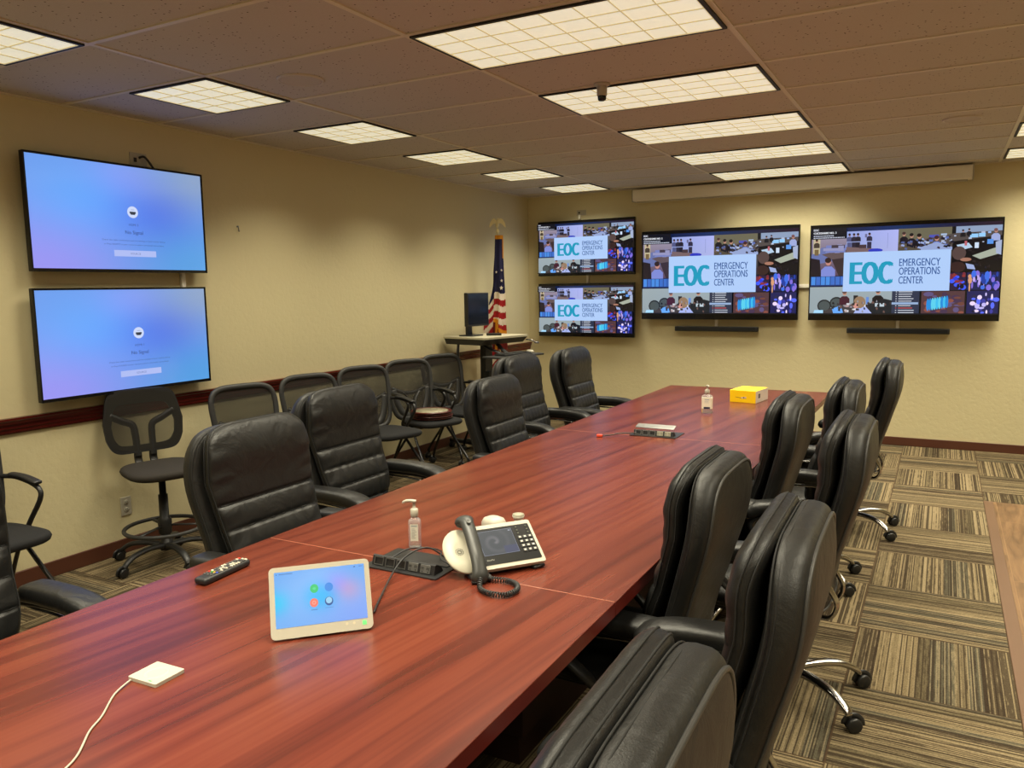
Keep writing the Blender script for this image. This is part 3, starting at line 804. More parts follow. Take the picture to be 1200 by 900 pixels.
# ------------------------------------------------------------------ executive chair
def sq(v, m, k=1.0):
    a = k**m - abs(v)**m
    return max(a, 0.0)**(1.0/m)
def pillow(bm, C, W, Tf, Tb, nu=22, nv=46, m=5.0, pu=4.0, pv=9.0, ex=2.2, front=None, mi=0, xs=1.0):
    """closed cushion. C(v)->(y,z) centre line, v 0..1; W(v) half width; Tf front, Tb back thickness"""
    def frame(v):
        y0, z0 = C(max(v-0.01, 0)); y1, z1 = C(min(v+0.01, 1)); d = Vector((0, y1-y0, z1-z0)).normalized()
        y, z = C(v); return Vector((0, y, z)), Vector((0, d.z, -d.y))     # normal pointing forward (+y)
    V = [0.5-0.5*math.cos(PI*j/nv)*(1 if True else 0) for j in range(nv+1)]
    V = [0.6*v + 0.4*j/nv for j, v in enumerate(V)]
    G = [[], []]
    for v in V:
        c, n = frame(v); cr = sq(2*v-1, m)
        for side in (0, 1):
            row = []
            for i in range(nu+1):
                u = -math.cos(PI*i/nu); u = 0.75*u + 0.25*(2*i/nu-1)
                e = max(1-abs(u)**pu, 0)**(1/ex) * max(1-abs(2*v-1)**pv, 0)**(1/ex)
                t = (Tf(v) if side == 0 else -Tb(v))*e
                if side == 0 and front: t += front(u, v)*e
                row.append(bm.verts.new(c + n*t + Vector((W(v)*cr*u*xs, 0, 0))))
            G[side].append(row)
    for side in (0, 1):
        g = G[side]
        for j in range(nv):
            for i in range(nu):
                q = (g[j][i], g[j][i+1], g[j+1][i+1], g[j+1][i])
                f = bm.faces.new(q if side == 1 else tuple(reversed(q))); f.smooth = True; f.material_index = mi
    bmesh.ops.remove_doubles(bm, verts=bm.verts[:], dist=0.0004)
    return frame
def lerpn(tab, v):
    for (a, x), (b, y) in zip(tab, tab[1:]):
        if v <= b:
            s = (v-a)/(b-a); s = s*s*(3-2*s)
            return x+(y-x)*s
    return tab[-1][1]

def make_caster(parent, x, y, ang, r=0.028):
    bm = BM()
    c, s = math.cos(ang), math.sin(ang)
    Rz = Matrix.Translation((x, y, 0)) @ Matrix.Rotation(ang, 4, 'Z')
    for sx in (-1, 1):
        add_lathe(bm, [(0, -0.009), (r*0.8, -0.009), (r, -0.005), (r, 0.005), (r*0.8, 0.009), (0, 0.009)], 18,
                  Rz @ Matrix.Translation((0.012, sx*0.015, r)) @ Matrix.Rotation(PI/2, 4, 'X'))
    # hood over the two wheels
    pts = [(0.012 + (r+0.004)*math.cos(a), 0, r+(r+0.004)*math.sin(a)) for a in [math.radians(d) for d in range(-10, 181, 19)]]
    vs_ = add_tube(bm, pts, 0.006, 6, flat=(0.6, 2.2)); bmesh.ops.transform(bm, matrix=Rz, verts=vs_)
    vs_ = add_tube(bm, [(0, 0, r), (0, 0, r*2+0.016)], 0.007, 8); bmesh.ops.transform(bm, matrix=Rz, verts=vs_)
    return obj('caster', bm, M_rubber, parent)

def star_base(t, R=0.315, hub_z=0.085, legmat=None, rot=0.0, legr=0.017, seat_z=0.40, colm=None, cols=True):
    for k in range(5):
        a = rot + 2*PI*k/5
        c, s = math.cos(a), math.sin(a)
        bm = BM()
        p = catmull([(0.03*c, 0.03*s, hub_z+0.03), (0.12*c, 0.12*s, hub_z+0.038), (0.22*c, 0.22*s, hub_z+0.028), ((R-0.02)*c, (R-0.02)*s, hub_z-0.002), (R*c, R*s, hub_z-0.022)], 5)
        n = len(p); rr = [legr*(1.15-0.35*i/(n-1)) for i in range(n)]
        add_tube(bm, p, rr, 10, flat=(0.75, 1.15))
        leg = obj('base_leg', bm, legmat or M_chrome, t)
        make_caster(leg, R*c, R*s, a+1.1*(k % 3))
    bm = BM()
    add_lathe(bm, [(0, hub_z), (0.034, hub_z), (0.040, hub_z+0.02), (0.036, hub_z+0.055), (0.028, hub_z+0.06), (0.027, seat_z-0.14), (0.020, seat_z-0.14), (0.019, seat_z), (0, seat_z)], 20)
    obj('gas_column', bm, colm or M_plastic, t)

def make_exec_chair():
    t = thing('executive_chair', 'x', 'chair')
    # curves of the back: cushion and shell, seen from the side
    cuY = [(0, 0.040), (0.22, 0.040), (0.45, -0.010), (0.68, -0.050), (0.85, -0.055), (1.0, -0.085)]
    def Cc(v): return (-0.100 + lerpn2(cuY, v), 0.475 + 0.655*v)
    shY = [(0, 0.020), (0.25, 0.000), (0.5, -0.045), (0.75, -0.085), (1.0, -0.090)]
    def Cs(v): return (-0.136 + lerpn2(shY, v), 0.430 + 0.690*v)
    Wc = lambda v: lerpn([(0, 0.205), (0.35, 0.235), (0.7, 0.258), (1, 0.262)], v)
    Ws = lambda v: lerpn([(0, 0.225), (0.35, 0.262), (0.7, 0.284), (1, 0.276)], v)
    seams = [0.14, 0.275, 0.415, 0.555]
    def fr(u, v):
        d = 0.0
        for s in seams: d -= 0.010*math.exp(-((v-s)/0.0065)**2)
        for a, b in zip([0.0]+seams, seams+[1.0]):
            if a <= v < b and b < 0.99: d += 0.006*math.sin(PI*(v-a)/(b-a))
        if v > 0.555: d += 0.014*math.sin(PI*min((v-0.555)/0.445, 1))**0.8
        # puckers running out of the seams at the sides
        d += 0.0030*math.sin(60*v+3*u)*max(0, abs(u)-0.55)*2
        d += 0.0022*math.sin(24*u+7*v+2*math.sin(3*u))*(1 if v < 0.55 else 0.15)
        return d
    bm = BM()
    frc = pillow(bm, Cc, Wc, lambda v: 0.029, lambda v: 0.028, 34, 120, 5.2, 7, 22, 2.7, fr)
    cush = obj('back_cushion', bm, M_leather, t)
    bm = BM()
    for sm in seams:
        c, nn = frc(sm); pts = []
        for i in range(25):
            u = -0.93+1.86*i/24; e = max(1-abs(u)**7, 0)**(1/2.7)
            pts.append(c + nn*((0.029-0.0070)*e) + Vector((Wc(sm)*sq(2*sm-1, 5.2)*u, 0, 0)))
        add_tube(bm, pts, 0.0026, 5)
    obj('seam', bm, M_stitch, cush)
    # double stitching round the cushion rim
    def rim(C, frame, W, k, off, m_, v0=0.03, n=64):
        pts = []
        for i in range(n+1):
            a = -0.5*PI*0.96 + 2*PI*0.98*i/n*1.0
            pass
        for i in range(n+1):
            th = math.radians(-62) + math.radians(304)*i/n
            cx = math.cos(th); sy = math.sin(th)
            ex = 2/m_
            X = k*math.copysign(abs(cx)**ex, cx); Vv = k*math.copysign(abs(sy)**ex, sy)
            v = (Vv+1)/2
            if v < v0: continue
            c, nn = frame(v)
            pts.append(c + nn*off(X, v) + Vector((W(v)*X, 0, 0)))
        return pts
    bm = BM()
    for off in (0.010, -0.010):
        add_tube(bm, rim(Cc, frc, Wc, 0.998, lambda X, v: off, 5.2), 0.0022, 5)
    obj('stitching', bm, M_stitch, cush)
    bm = BM()
    frs = pillow(bm, Cs, Ws, lambda v: lerpn([(0, 0.025), (0.5, 0.036), (1, 0.034)], v), lambda v: lerpn([(0, 0.035), (0.45, 0.052), (0.8, 0.060), (1, 0.054)], v), 30, 60, 4.8, 6.0, 14, 2.7)
    shell = obj('back_shell', bm, M_leather_b, t)
    bm = BM()
    def offb(X, v):
        u = min(abs(X)/max(sq(2*v-1, 4.8), 1e-3), 1.0)
        e = max(1-u**6, 0)**(1/2.7) * max(1-abs(2*v-1)**14, 0)**(1/2.7)
        return -lerpn([(0, 0.035), (0.45, 0.052), (0.8, 0.060), (1, 0.054)], v)*e - 0.001
    add_tube(bm, rim(Cs, frs, Ws, 0.93, offb, 4.8, 0.04, 80), 0.0050, 6)
    obj('piping', bm, M_pipe, shell)
    bm = BM()
    for off in (0.006, 0.020): add_tube(bm, rim(Cs, frs, Ws, 0.992, lambda X, v: off, 4.8, 0.04, 80), 0.0020, 5)
    # diagonal side seams
    obj('stitching', bm, M_stitch, shell)
    # seat
    bm = BM()
    def seat_pt(a, b):   # a across -1..1, b 0..1 back to front
        return a, b
    NS = 26
    def Cseat(v): return (0.36 - 0.50*v, 0.0)
    # build seat cushion as a pillow lying down: reuse pillow with rotated frame
    sb = BM()
    pillow(sb, lambda v: (0.0, -0.25+0.50*v), lambda v: lerpn([(0, 0.262), (0.5, 0.272), (1, 0.25)], v), lambda v: 0.055, lambda v: 0.050, 26, 44, 4.2, 5, 8, 2.3,
           lambda u, v: -0.012*math.exp(-((abs(u)-0.62)/0.03)**2) - 0.010*math.exp(-((v-0.45)/0.016)**2)*(abs(u) < 0.6) + 0.006*math.cos(u*3))
    # local: v up is z -> want along +y ; forward(+y) -> up (+z)
    Mx = Matrix(((1, 0, 0, 0), (0, 0, -1, 0.09), (0, 1, 0, 0.445), (0, 0, 0, 1)))
    bmesh.ops.transform(sb, matrix=Mx, verts=sb.verts[:])
    bm.free()
    seat = obj('seat', sb, M_leather, t)
    bm = BM(); add_tube(bm, [(0.263*math.copysign(abs(math.cos(a))**(2/4.2), math.cos(a)), 0.09+0.25*math.copysign(abs(math.sin(a))**(2/4.2), math.sin(a)), 0.437) for a in [2*PI*k/60 for k in range(60)]], 0.0045, 6, closed=True)
    obj('piping', bm, M_pipe, seat)
    # armrests
    for s in (-1, 1):
        bm = BM()
        path = catmull([(s*0.315, -0.150, 0.664), (s*0.318, -0.06, 0.668), (s*0.318, 0.08, 0.667), (s*0.316, 0.185, 0.652), (s*0.312, 0.242, 0.618)], 6)
        n = len(path); rr = []
        for i in range(n):
            x = i/(n-1); rr.append(0.037*min(1, 0.80+2.4*x)*min(1.0, 0.5+5.0*(1-x)))
        # pad, wider than tall
        P = [Vector(p) for p in path]; rings = []
        for i, p in enumerate(P):
            a = P[max(i-1, 0)]; b = P[min(i+1, n-1)]; d = (b-a).normalized(); side = Vector((1, 0, 0)); up = side.cross(d).normalized()
            rings.append([bm.verts.new(p + side*math.copysign(abs(math.cos(th))**0.55, math.cos(th))*rr[i]*1.36 + up*math.copysign(abs(math.sin(th))**0.6, math.sin(th))*rr[i]*0.80) for th in [2*PI*k/16 for k in range(16)]])
        for a, b in zip(rings, rings[1:]):
            for k in range(16):
                f = bm.faces.new((a[k], b[k], b[(k+1) % 16], a[(k+1) % 16])); f.smooth = True
        bm.faces.new(rings[0]); bm.faces.new(list(reversed(rings[-1])))
        arm = obj('armrest', bm, M_leather, t)
        bm = BM()
        loop = catmull([(s*0.300, -0.155, 0.630), (s*0.312, -0.05, 0.634), (s*0.312, 0.10, 0.632), (s*0.310, 0.192, 0.610), (s*0.306, 0.214, 0.570), (s*0.300, 0.180, 0.525), (s*0.290, 0.115, 0.470), (s*0.262, 0.08, 0.425), (s*0.20, 0.07, 0.392)], 6)
        add_tube(bm, loop, 0.0165, 10, flat=(0.8, 1.5))
        obj('arm_frame', bm, M_plastic, arm)
        bm = BM()
        add_tube(bm, catmull([(s*0.296, -0.150, 0.612), (s*0.305, -0.02, 0.612), (s*0.305, 0.10, 0.604)], 5), 0.006, 8)
        obj('chrome_strip', bm, M_chrome, arm)
        arm.children[-1]['label'] = 'chrome strip'
    # mechanism, base
    bm = BM(); add_box(bm, (0, 0.04, 0.378), (0.20, 0.26, 0.05), bev=0.01); add_tube(bm, [(0.09, 0.10, 0.375), (0.27, 0.12, 0.372)], 0.006, 8); add_box(bm, (0.285, 0.122, 0.372), (0.06, 0.022, 0.012), bev=0.004)
    add_box(bm, (0, 0.08, 0.398), (0.44, 0.40, 0.012))
    obj('tilt_mechanism', bm, M_plastic, t)
    for s in (-1, 1):
        bm = BM()
        add_tube(bm, catmull([(s*0.075, 0.0, 0.375), (s*0.085, -0.12, 0.372), (s*0.095, -0.165, 0.385), (s*0.10, -0.182, 0.44), (s*0.10, -0.150, 0.50)], 6), 0.011, 8, flat=(0.8, 1.4))
        obj('back_bar', bm, M_chrome, t)
    star_base(t, 0.305, 0.080, M_chrome, PI/2+PI+PI/5, 0.019, 0.36, M_plastic)
    return t
def lerpn2(tab, v):
    # smooth catmull through table
    n = len(tab)
    for i in range(n-1):
        if v <= tab[i+1][0] or i == n-2:
            x1, y1 = tab[i]; x2, y2 = tab[i+1]
            x0, y0 = tab[i-1] if i > 0 else (2*x1-x2, 2*y1-y2)
            x3, y3 = tab[i+2] if i+2 < n else (2*x2-x1, 2*y2-y1)
            s = (v-x1)/(x2-x1)
            m1 = (y2-y0)/(x2-x0)*(x2-x1); m2 = (y3-y1)/(x3-x1)*(x2-x1)
            return (2*s**3-3*s*s+1)*y1+(s**3-2*s*s+s)*m1+(-2*s**3+3*s*s)*y2+(s**3-s*s)*m2

# chair positions: (x, y, heading in degrees: -90 faces +X, +90 faces -X, dz)
CH = [
    (2.03, 1.10, -90, 0.0, 'black leather executive chair at the left photo edge, cut off, padded arm over the carpet'),
    (2.30, 2.17, -90, 0.0, 'large black leather executive chair left of the table, directly right of the drafting stool'),
    (1.95, 3.07, -90, 0.0, 'black leather executive chair left of the table with both arms showing, beyond the sanitizer'),
    (2.15, 4.33, -90, -0.07, 'black leather executive chair left of the table, sitting low in front of the cart chair'),
    (1.93, 5.07, -90, 0.0, 'black leather executive chair left of the table, right before the standing cart and flag'),
    (2.03, 5.80, -90, 0.0, 'black leather executive chair left of the table, farthest, against the bare back wall'),
    (3.935, 0.875, 91, 0.0, 'black leather executive chair right of the table, nearest, cut by the bottom photo edge'),
    (3.975, 1.74, 91, 0.0, 'tall black leather executive chair right of the table, second from the bottom edge'),
    (3.635, 2.42, 90, -0.04, 'black leather executive chair right of the table, third, pushed in by the near joint'),
    (3.97, 3.12, 90, 0.0, 'black leather executive chair right of the table, pulled out, casters on the open carpet'),
    (3.65, 3.77, 90, -0.02, 'black leather executive chair right of the table, pushed in close, right of yellow box'),
    (3.82, 4.46, 90, -0.02, 'small-looking black leather executive chair right of the table, just before the farthest'),
    (3.96, 5.52, 90, 0.0, 'black leather executive chair right of the table, farthest, against the back wall'),
]
proto = make_exec_chair()
for i, (x, y, a, dz, lab) in enumerate(CH):
    g = 'leather chairs on the left side of the table' if i < 6 else 'leather chairs on the right side of the table'
    if i == 0:
        o = proto; o.location = (x, y, 0); o.rotation_euler = (0, 0, math.radians(a)); o['label'] = lab; o['group'] = g
    else: o = dup(proto, (x, y, 0), math.radians(a), lab, g)
    for ch in o.children:                       # gas lift set lower on some chairs
        if not ch.name.startswith('base_leg'): ch.location.z = dz

# ------------------------------------------------------------------ mesh-back guest chairs along the left wall
def make_guest_chair():
    t = thing('mesh_guest_chair', 'x', 'chair')
    # back: y backwards lean, z 0.47..0.98
    def B(x, z):      # back surface point
        s = (z-0.44)/0.55
        return Vector((x, -0.215 - 0.115*s + 0.25*x*x*0.6, z))
    def outline(k, zl=0.46, zh=0.965):
        pts = []
        zc = (zl+zh)/2; hh = (zh-zl)/2*k
        for i in range(56):
            th = 2*PI*i/56; cx, sy = math.cos(th), math.sin(th); e = 2/4.5
            Z = zc + hh*math.copysign(abs(sy)**e, sy); s = (Z-zl)/(zh-zl)
            W = (0.208 + 0.040*s)*k
            pts.append((W*math.copysign(abs(cx)**e, cx), Z))
        return pts
    bm = BM(); add_tube(bm, [B(x, z) for x, z in outline(1.0)], 0.0165, 8, closed=True, flat=(0.9, 1.3))
    bf = obj('back_frame', bm, M_frame_g, t)
    # woven mesh
    bm = BM(); NX, NZ = 14, 18
    g = {}
    for j in range(NZ+1):
        v = -1+2*j/NZ; z = 0.7125 + 0.2525*0.985*v; s = (z-0.46)/0.505; W = (0.208+0.040*s)*0.985*sq(v*0.999, 4.5)
        for i in range(NX+1): g[i, j] = bm.verts.new(B(W*(-1+2*i/NX), z) + Vector((0, 0.004, 0)))
    for j in range(NZ):
        for i in range(NX): f = bm.faces.new((g[i, j], g[i+1, j], g[i+1, j+1], g[i, j+1])); f.smooth = True
    bmesh.ops.remove_doubles(bm, verts=bm.verts[:], dist=0.0005)
    obj('mesh_panel', bm, M_mesh, bf)
    # lower lumbar frame: curved band and centre Y
    bm = BM()
    pts = [B(x, 0.735 - 0.055*math.cos(x/0.20*PI/2)) + Vector((0, -0.002, 0)) for x in [-0.20+0.04*i for i in range(11)]]
    add_tube(bm, pts, 0.010, 6, flat=(1.8, 0.6))
    for s in (-1, 1):
        add_tube(bm, catmull([B(s*0.085, 0.690), B(s*0.030, 0.62), B(s*0.022, 0.55), B(s*0.04, 0.47)], 6), 0.012, 6, flat=(0.6, 2.0))
        # solid lower corners of the back
        add_tube(bm, catmull([B(s*0.185, 0.72), B(s*0.165, 0.62), B(s*0.12, 0.52), B(s*0.05, 0.475)], 6), 0.020, 6, flat=(0.5, 1.6))
    obj('lumbar_frame', bm, M_frame_g, bf)
    # seat
    sb = BM()
    pillow(sb, lambda v: (0.0, -0.235+0.47*v), lambda v: lerpn([(0, 0.235), (1, 0.215)], v), lambda v: 0.030, lambda v: 0.030, 20, 26, 3.6, 6, 8, 2.4)
    bmesh.ops.transform(sb, matrix=Matrix(((1, 0, 0, 0), (0, 0, -1, 0.045), (0, 1, 0, 0.455), (0, 0, 0, 1))), verts=sb.verts[:])
    obj('seat', sb, M_fabric, t)
    # arms
    for s in (-1, 1):
        bm = BM()
        add_tube(bm, catmull([(s*0.235, -0.245, 0.690), (s*0.252, -0.14, 0.692), (s*0.256, 0.0, 0.672), (s*0.256, 0.060, 0.640), (s*0.252, 0.050, 0.590), (s*0.246, -0.02, 0.500), (s*0.236, -0.06, 0.440), (s*0.20, -0.07, 0.425)], 7), 0.0125, 8)
        arm = obj('armrest', bm, M_plastic, t)
        bm = BM(); add_tube(bm, catmull([(s*0.246, -0.19, 0.706), (s*0.256, -0.08, 0.702), (s*0.257, 0.05, 0.682)], 6), [0.012]+[0.018]*11+[0.012], 10, flat=(0.55, 1.4))
        obj('arm_pad', bm, M_plastic, arm)
    # legs: two front with casters, two rear, nesting A-frame
    for s in (-1, 1):
        bm = BM(); add_tube(bm, catmull([(s*0.175, -0.02, 0.430), (s*0.205, 0.12, 0.27), (s*0.235, 0.250, 0.115), (s*0.236, 0.262, 0.052)], 6), 0.0115, 8); L = obj('leg', bm, M_plastic_g, t)
        make_caster(L, s*0.236, 0.262, 0.6*s, 0.025)
        bm = BM(); add_tube(bm, catmull([(s*0.170, 0.02, 0.430), (s*0.195, -0.12, 0.26), (s*0.220, -0.235, 0.105), (s*0.222, -0.248, 0.052)], 6), 0.0115, 8); L = obj('leg', bm, M_plastic_g, t)
        make_caster(L, s*0.222, -0.248, 0.3*s, 0.025)
    bm = BM(); add_box(bm, (0, 0.03, 0.424), (0.36, 0.20, 0.018), bev=0.004)
    add_tube(bm, [(-0.175, -0.03, 0.42), (0.175, -0.03, 0.42)], 0.010, 8)
    obj('seat_frame', bm, M_plastic, t)
    # uprights joining back to seat frame
    bm = BM()
    for s in (-1, 1): add_tube(bm, catmull([(s*0.10, -0.05, 0.42), (s*0.10, -0.20, 0.425), (s*0.09, -0.235, 0.48), (s*0.06, -0.25, 0.53)], 5), 0.012, 8)
    obj('back_support', bm, M_plastic, t)
    return t
GC = [
    (0.46, 2.00, -92, 'black mesh-back guest chair at the far left, mostly hidden by the cut-off leather chair'),
    (0.52, 3.78, -105, 'mesh-back guest chair by the left wall, right of the stool, only its back showing'),
    (0.50, 4.44, -106, 'mesh-back guest chair by the left wall, second right of the stool, only its top showing'),
    (0.48, 5.10, -108, 'mesh-back guest chair by the left wall with empty seat, next to the clock stack'),
    (0.48, 5.72, -110, 'mesh-back guest chair by the left wall with round clocks lying on its seat'),
    (0.46, 6.31, -108, 'mesh-back guest chair by the left wall, last in the row beside the cart'),
]
gp = make_guest_chair()
for i, (x, y, a, lab) in enumerate(GC):
    g = 'mesh-back guest chairs along the left wall'
    if i == 0: gp.location = (x, y, 0); gp.rotation_euler = (0, 0, math.radians(a)); gp['label'] = lab; gp['group'] = g
    else: dup(gp, (x, y, 0), math.radians(a), lab, g)
# round wood-rimmed clocks stacked on one seat
M_rimw = mat('dark_red_wood_rim', rgb(72,26,20), 0.3); M_face = mat('clock_face', rgb(150,144,120), 0.35); M_gl = mat('clock_glass', (0.9, 0.9, 0.9), 0.05, trans=1.0)
for i in range(4):
    lab = ['lowest', 'second lowest', 'second highest', 'topmost'][i]
    cx, cy = 0.53+0.008*(i % 2), 5.70-0.006*i
    t = thing('wall_clock', 'round wood-rimmed wall clock on a guest chair seat, %s of stack' % lab, 'clock', (cx, cy, 0.4885+i*0.018), 0.4*i, 'round clocks stacked on the guest chair')
    bm = BM(); add_lathe(bm, [(0.0, 0.0), (0.168, 0.0), (0.182, 0.005), (0.180, 0.012), (0.168, 0.017), (0.152, 0.014), (0.150, 0.010), (0.0, 0.010)], 48); obj('rim', bm, M_rimw, t)
    bm = BM(); add_lathe(bm, [(0.149, 0.0105), (0.149, 0.013), (0.0, 0.013)], 40); obj('clock_face', bm, M_face, t)
    if i == 3:
        bm = BM()
        for k in range(12): add_box(bm, (0.112*math.cos(k*PI/6), 0.112*math.sin(k*PI/6), 0.0135), (0.018, 0.004, 0.001), rz=k*PI/6)
        add_box(bm, (0.03, 0.0, 0.0140), (0.07, 0.005, 0.001)); add_box(bm, (0.0, 0.04, 0.0142), (0.004, 0.09, 0.001))
        obj('hands_and_marks', bm, M_plastic, t)

# ------------------------------------------------------------------ drafting stool
def make_stool():
    t = thing('drafting_stool', 'black mesh-back drafting stool with a foot ring standing under the lower blue screen', 'stool', (0.38, 3.06, 0), math.radians(-107))
    SZ = 0.575
    def B(x, z):
        s = (z-0.66)/0.40; return Vector((x, -0.235 - 0.055*s + 0.5*x*x, z))
    zl, zh = 0.645, 1.030
    def outl(k, n=56):
        out = []
        for i in range(n):
            th = 2*PI*i/n; cx, sy = math.cos(th), math.sin(th); e = 2/6.5
            Z = (zl+zh)/2 + (zh-zl)/2*k*math.copysign(abs(sy)**e, sy)
            s = (Z-zl)/(zh-zl); W = lerpn([(0, 0.205), (0.40, 0.238), (1, 0.205)], s)*k
            out.append((W*math.copysign(abs(cx)**(2/6.5), cx), Z))
        return out
    # wide flat frame: ring between outline 1.0 and an inner window
    bm = BM(); a = [B(x, z) for x, z in outl(1.0)]; b = [B(x*0.80, 0.5*(zl+zh)-0.020+(z-0.5*(zl+zh))*0.66) for x, z in outl(1.0)]
    n = len(a)
    ra = []
    for off in (0.008, -0.008):
        ra.append([bm.verts.new(p+Vector((0, off, 0))) for p in a]); ra.append([bm.verts.new(p+Vector((0, off, 0))) for p in b])
    for k in range(n):
        q = (k+1) % n
        for (u, v) in ((0, 1), (1, 3), (3, 2), (2, 0)):
            f = bm.faces.new((ra[u][k], ra[u][q], ra[v][q], ra[v][k])); f.smooth = False
    bf = obj('back_frame', bm, M_plastic, t)
    bm = BM(); g = {}; NX = 14; NZ = 14
    for j in range(NZ+1):
        v = -1+2*j/NZ; z = 0.5*(zl+zh)+0.5*(zh-zl)*0.93*v; s = (z-zl)/(zh-zl); W = lerpn([(0, 0.205), (0.40, 0.238), (1, 0.205)], s)*0.95*sq(v*0.999, 6.5)
        for i in range(NX+1): g[i, j] = bm.verts.new(B(W*(-1+2*i/NX), z)+Vector((0, 0.010, 0)))
    for j in range(NZ):
        for i in range(NX): f = bm.faces.new((g[i, j], g[i+1, j], g[i+1, j+1], g[i, j+1])); f.smooth = True
    bmesh.ops.remove_doubles(bm, verts=bm.verts[:], dist=0.0005)
    obj('mesh_panel', bm, M_mesh_open, bf)
    bm = BM()
    for s in (-1, 1):
        add_tube(bm, catmull([B(s*0.190, 0.885), B(s*0.12, 0.845), B(s*0.062, 0.815), B(s*0.050, 0.76), B(s*0.048, 0.68), B(s*0.045, 0.62)], 6), 0.024, 8, flat=(0.9, 0.45))
    obj('lumbar_frame', bm, M_plastic, bf)
    bm = BM()
    for s in (-1, 1): add_tube(bm, catmull([B(s*0.045, 0.66), (s*0.045, -0.235, 0.60), (s*0.045, -0.19, 0.565), (s*0.045, -0.02, 0.560)], 5), 0.016, 8, flat=(0.5, 1.5))
    obj('back_support', bm, M_plastic, t)
    sb = BM()
    pillow(sb, lambda v: (0.0, -0.23+0.46*v), lambda v: lerpn([(0, 0.240), (1, 0.215)], v), lambda v: 0.030, lambda v: 0.032, 20, 26, 3.4, 5, 7, 2.4)
    bmesh.ops.transform(sb, matrix=Matrix(((1, 0, 0, 0), (0, 0, -1, 0.045), (0, 1, 0, SZ), (0, 0, 0, 1))), verts=sb.verts[:])
    obj('seat', sb, M_fabric2, t)
    bm = BM(); add_box(bm, (0, 0.03, 0.562), (0.20, 0.22, 0.02), bev=0.004)
    obj('seat_plate', bm, M_plastic, t)
    bm = BM(); add_tube(bm, catmull([(-0.08, 0.06, 0.555), (-0.18, 0.08, 0.54), (-0.22, 0.09, 0.52)], 5), 0.006, 8); add_tube(bm, [(-0.20, 0.085, 0.53), (-0.27, 0.10, 0.49)], [0.009, 0.014], 8)
    obj('height_lever', bm, M_plastic, t)
    # ring
    bm = BM(); add_tube(bm, [(0.225*math.cos(2*PI*k/48), 0.225*math.sin(2*PI*k/48), 0.215) for k in range(48)], 0.012, 10, closed=True)
    ring = obj('foot_ring', bm, M_frame_g, t)
    bm = BM()
    for k in range(3):
        a = 2*PI*k/3+0.5; add_tube(bm, [(0.03*math.cos(a), 0.03*math.sin(a), 0.225), (0.222*math.cos(a), 0.222*math.sin(a), 0.215)], 0.009, 6, flat=(0.6, 1.6))
    add_lathe(bm, [(0.030, 0.17), (0.038, 0.18), (0.040, 0.26), (0.032, 0.275)], 18)
    obj('ring_spokes', bm, M_plastic, ring)
    star_base(t, 0.30, 0.075, M_plastic, 0.35, 0.020, 0.555, M_plastic)
    return t
make_stool()

# ------------------------------------------------------------------ standing cart with monitor
ct = thing('standing_desk_cart', 'black standing desk cart with pale top and keyboard tray in the far left corner', 'desk', (0.375, 6.93, 0), math.radians(-12))
DZ = 1.135
bm = BM(); add_prism(bm, rrect(0.58, 0.68, 0.03), DZ-0.018, DZ); obj('desktop', bm, mat('pale_grey_laminate', rgb(186,180,156), 0.4), ct)
bm = BM()
pl = [(-0.28, DZ-0.019), (-0.25, DZ-0.075), (0.22, DZ-0.075), (0.28, DZ-0.019)]
a = [bm.verts.new((x, -0.32, z)) for x, z in pl]; b = [bm.verts.new((x, 0.32, z)) for x, z in pl]
for i in range(4): bm.faces.new((a[i], b[i], b[(i+1) % 4], a[(i+1) % 4]))
bm.faces.new(a); bm.faces.new(list(reversed(b)))
obj('under_tray', bm, M_plastic, ct)
bm = BM(); add_box(bm, (0, 0.0, 0.62), (0.075, 0.11, 0.88), bev=0.008); add_box(bm, (0.0, 0.0, 0.33), (0.10, 0.14, 0.46), bev=0.008); obj('column', bm, M_plastic, ct)
bm = BM()
for s in (-1, 1): add_box(bm, (0.02, s*0.27, 0.075), (0.58, 0.055, 0.04), bev=0.01)
add_box(bm, (0, 0, 0.085), (0.10, 0.58, 0.045), bev=0.01)
bs = obj('base_frame', bm, M_plastic, ct)
for sx in (-1, 1):
    for sy in (-1, 1): make_caster(bs, 0.02+sx*0.265, sy*0.27, 0.5*sx+sy, 0.027)
# keyboard arm and tray (towards the room)
bm = BM(); add_tube(bm, catmull([(0.10, -0.18, DZ-0.07), (0.20, -0.16, DZ-0.12), (0.34, -0.12, DZ-0.17)], 5), 0.018, 8, flat=(0.6, 1.5)); add_tube(bm, catmull([(0.14, 0.0, DZ-0.07), (0.24, -0.04, DZ-0.12), (0.36, -0.08, DZ-0.17)], 5), 0.018, 8, flat=(0.6, 1.5))
obj('tray_arm', bm, M_plastic, ct)
bm = BM(); add_prism(bm, rrect(0.26, 0.66, 0.03, cx=0.42, cy=-0.06), DZ-0.19, DZ-0.175); obj('keyboard_tray', bm, M_frame_g, ct)
bm = BM(); add_tube(bm, catmull([(0.26, 0.32, DZ-0.05), (0.33, 0.33, DZ-0.055), (0.36, 0.35, DZ-0.08)], 5), 0.007, 8); add_tube(bm, [(0.355, 0.35, DZ-0.08), (0.36, 0.40, DZ-0.085)], 0.011, 8)
obj('height_crank', bm, M_steel, ct)
bm = BM(); add_box(bm, (0.075, -0.03, 0.70), (0.07, 0.10, 0.15), bev=0.006); obj('power_box', bm, M_plastic, ct)
bm = BM(); add_box(bm, (0.113, -0.03, 0.72), (0.006, 0.045, 0.05), bev=0.002); obj('box_outlet', bm, M_white, ct)
bm = BM(); add_tube(bm, catmull([(-0.10, -0.30, DZ-0.06), (-0.10, -0.31, 0.95), (-0.08, -0.30, 0.80), (-0.06, -0.26, 0.62), (-0.05, -0.2, 0.45)], 6), 0.014, 8)
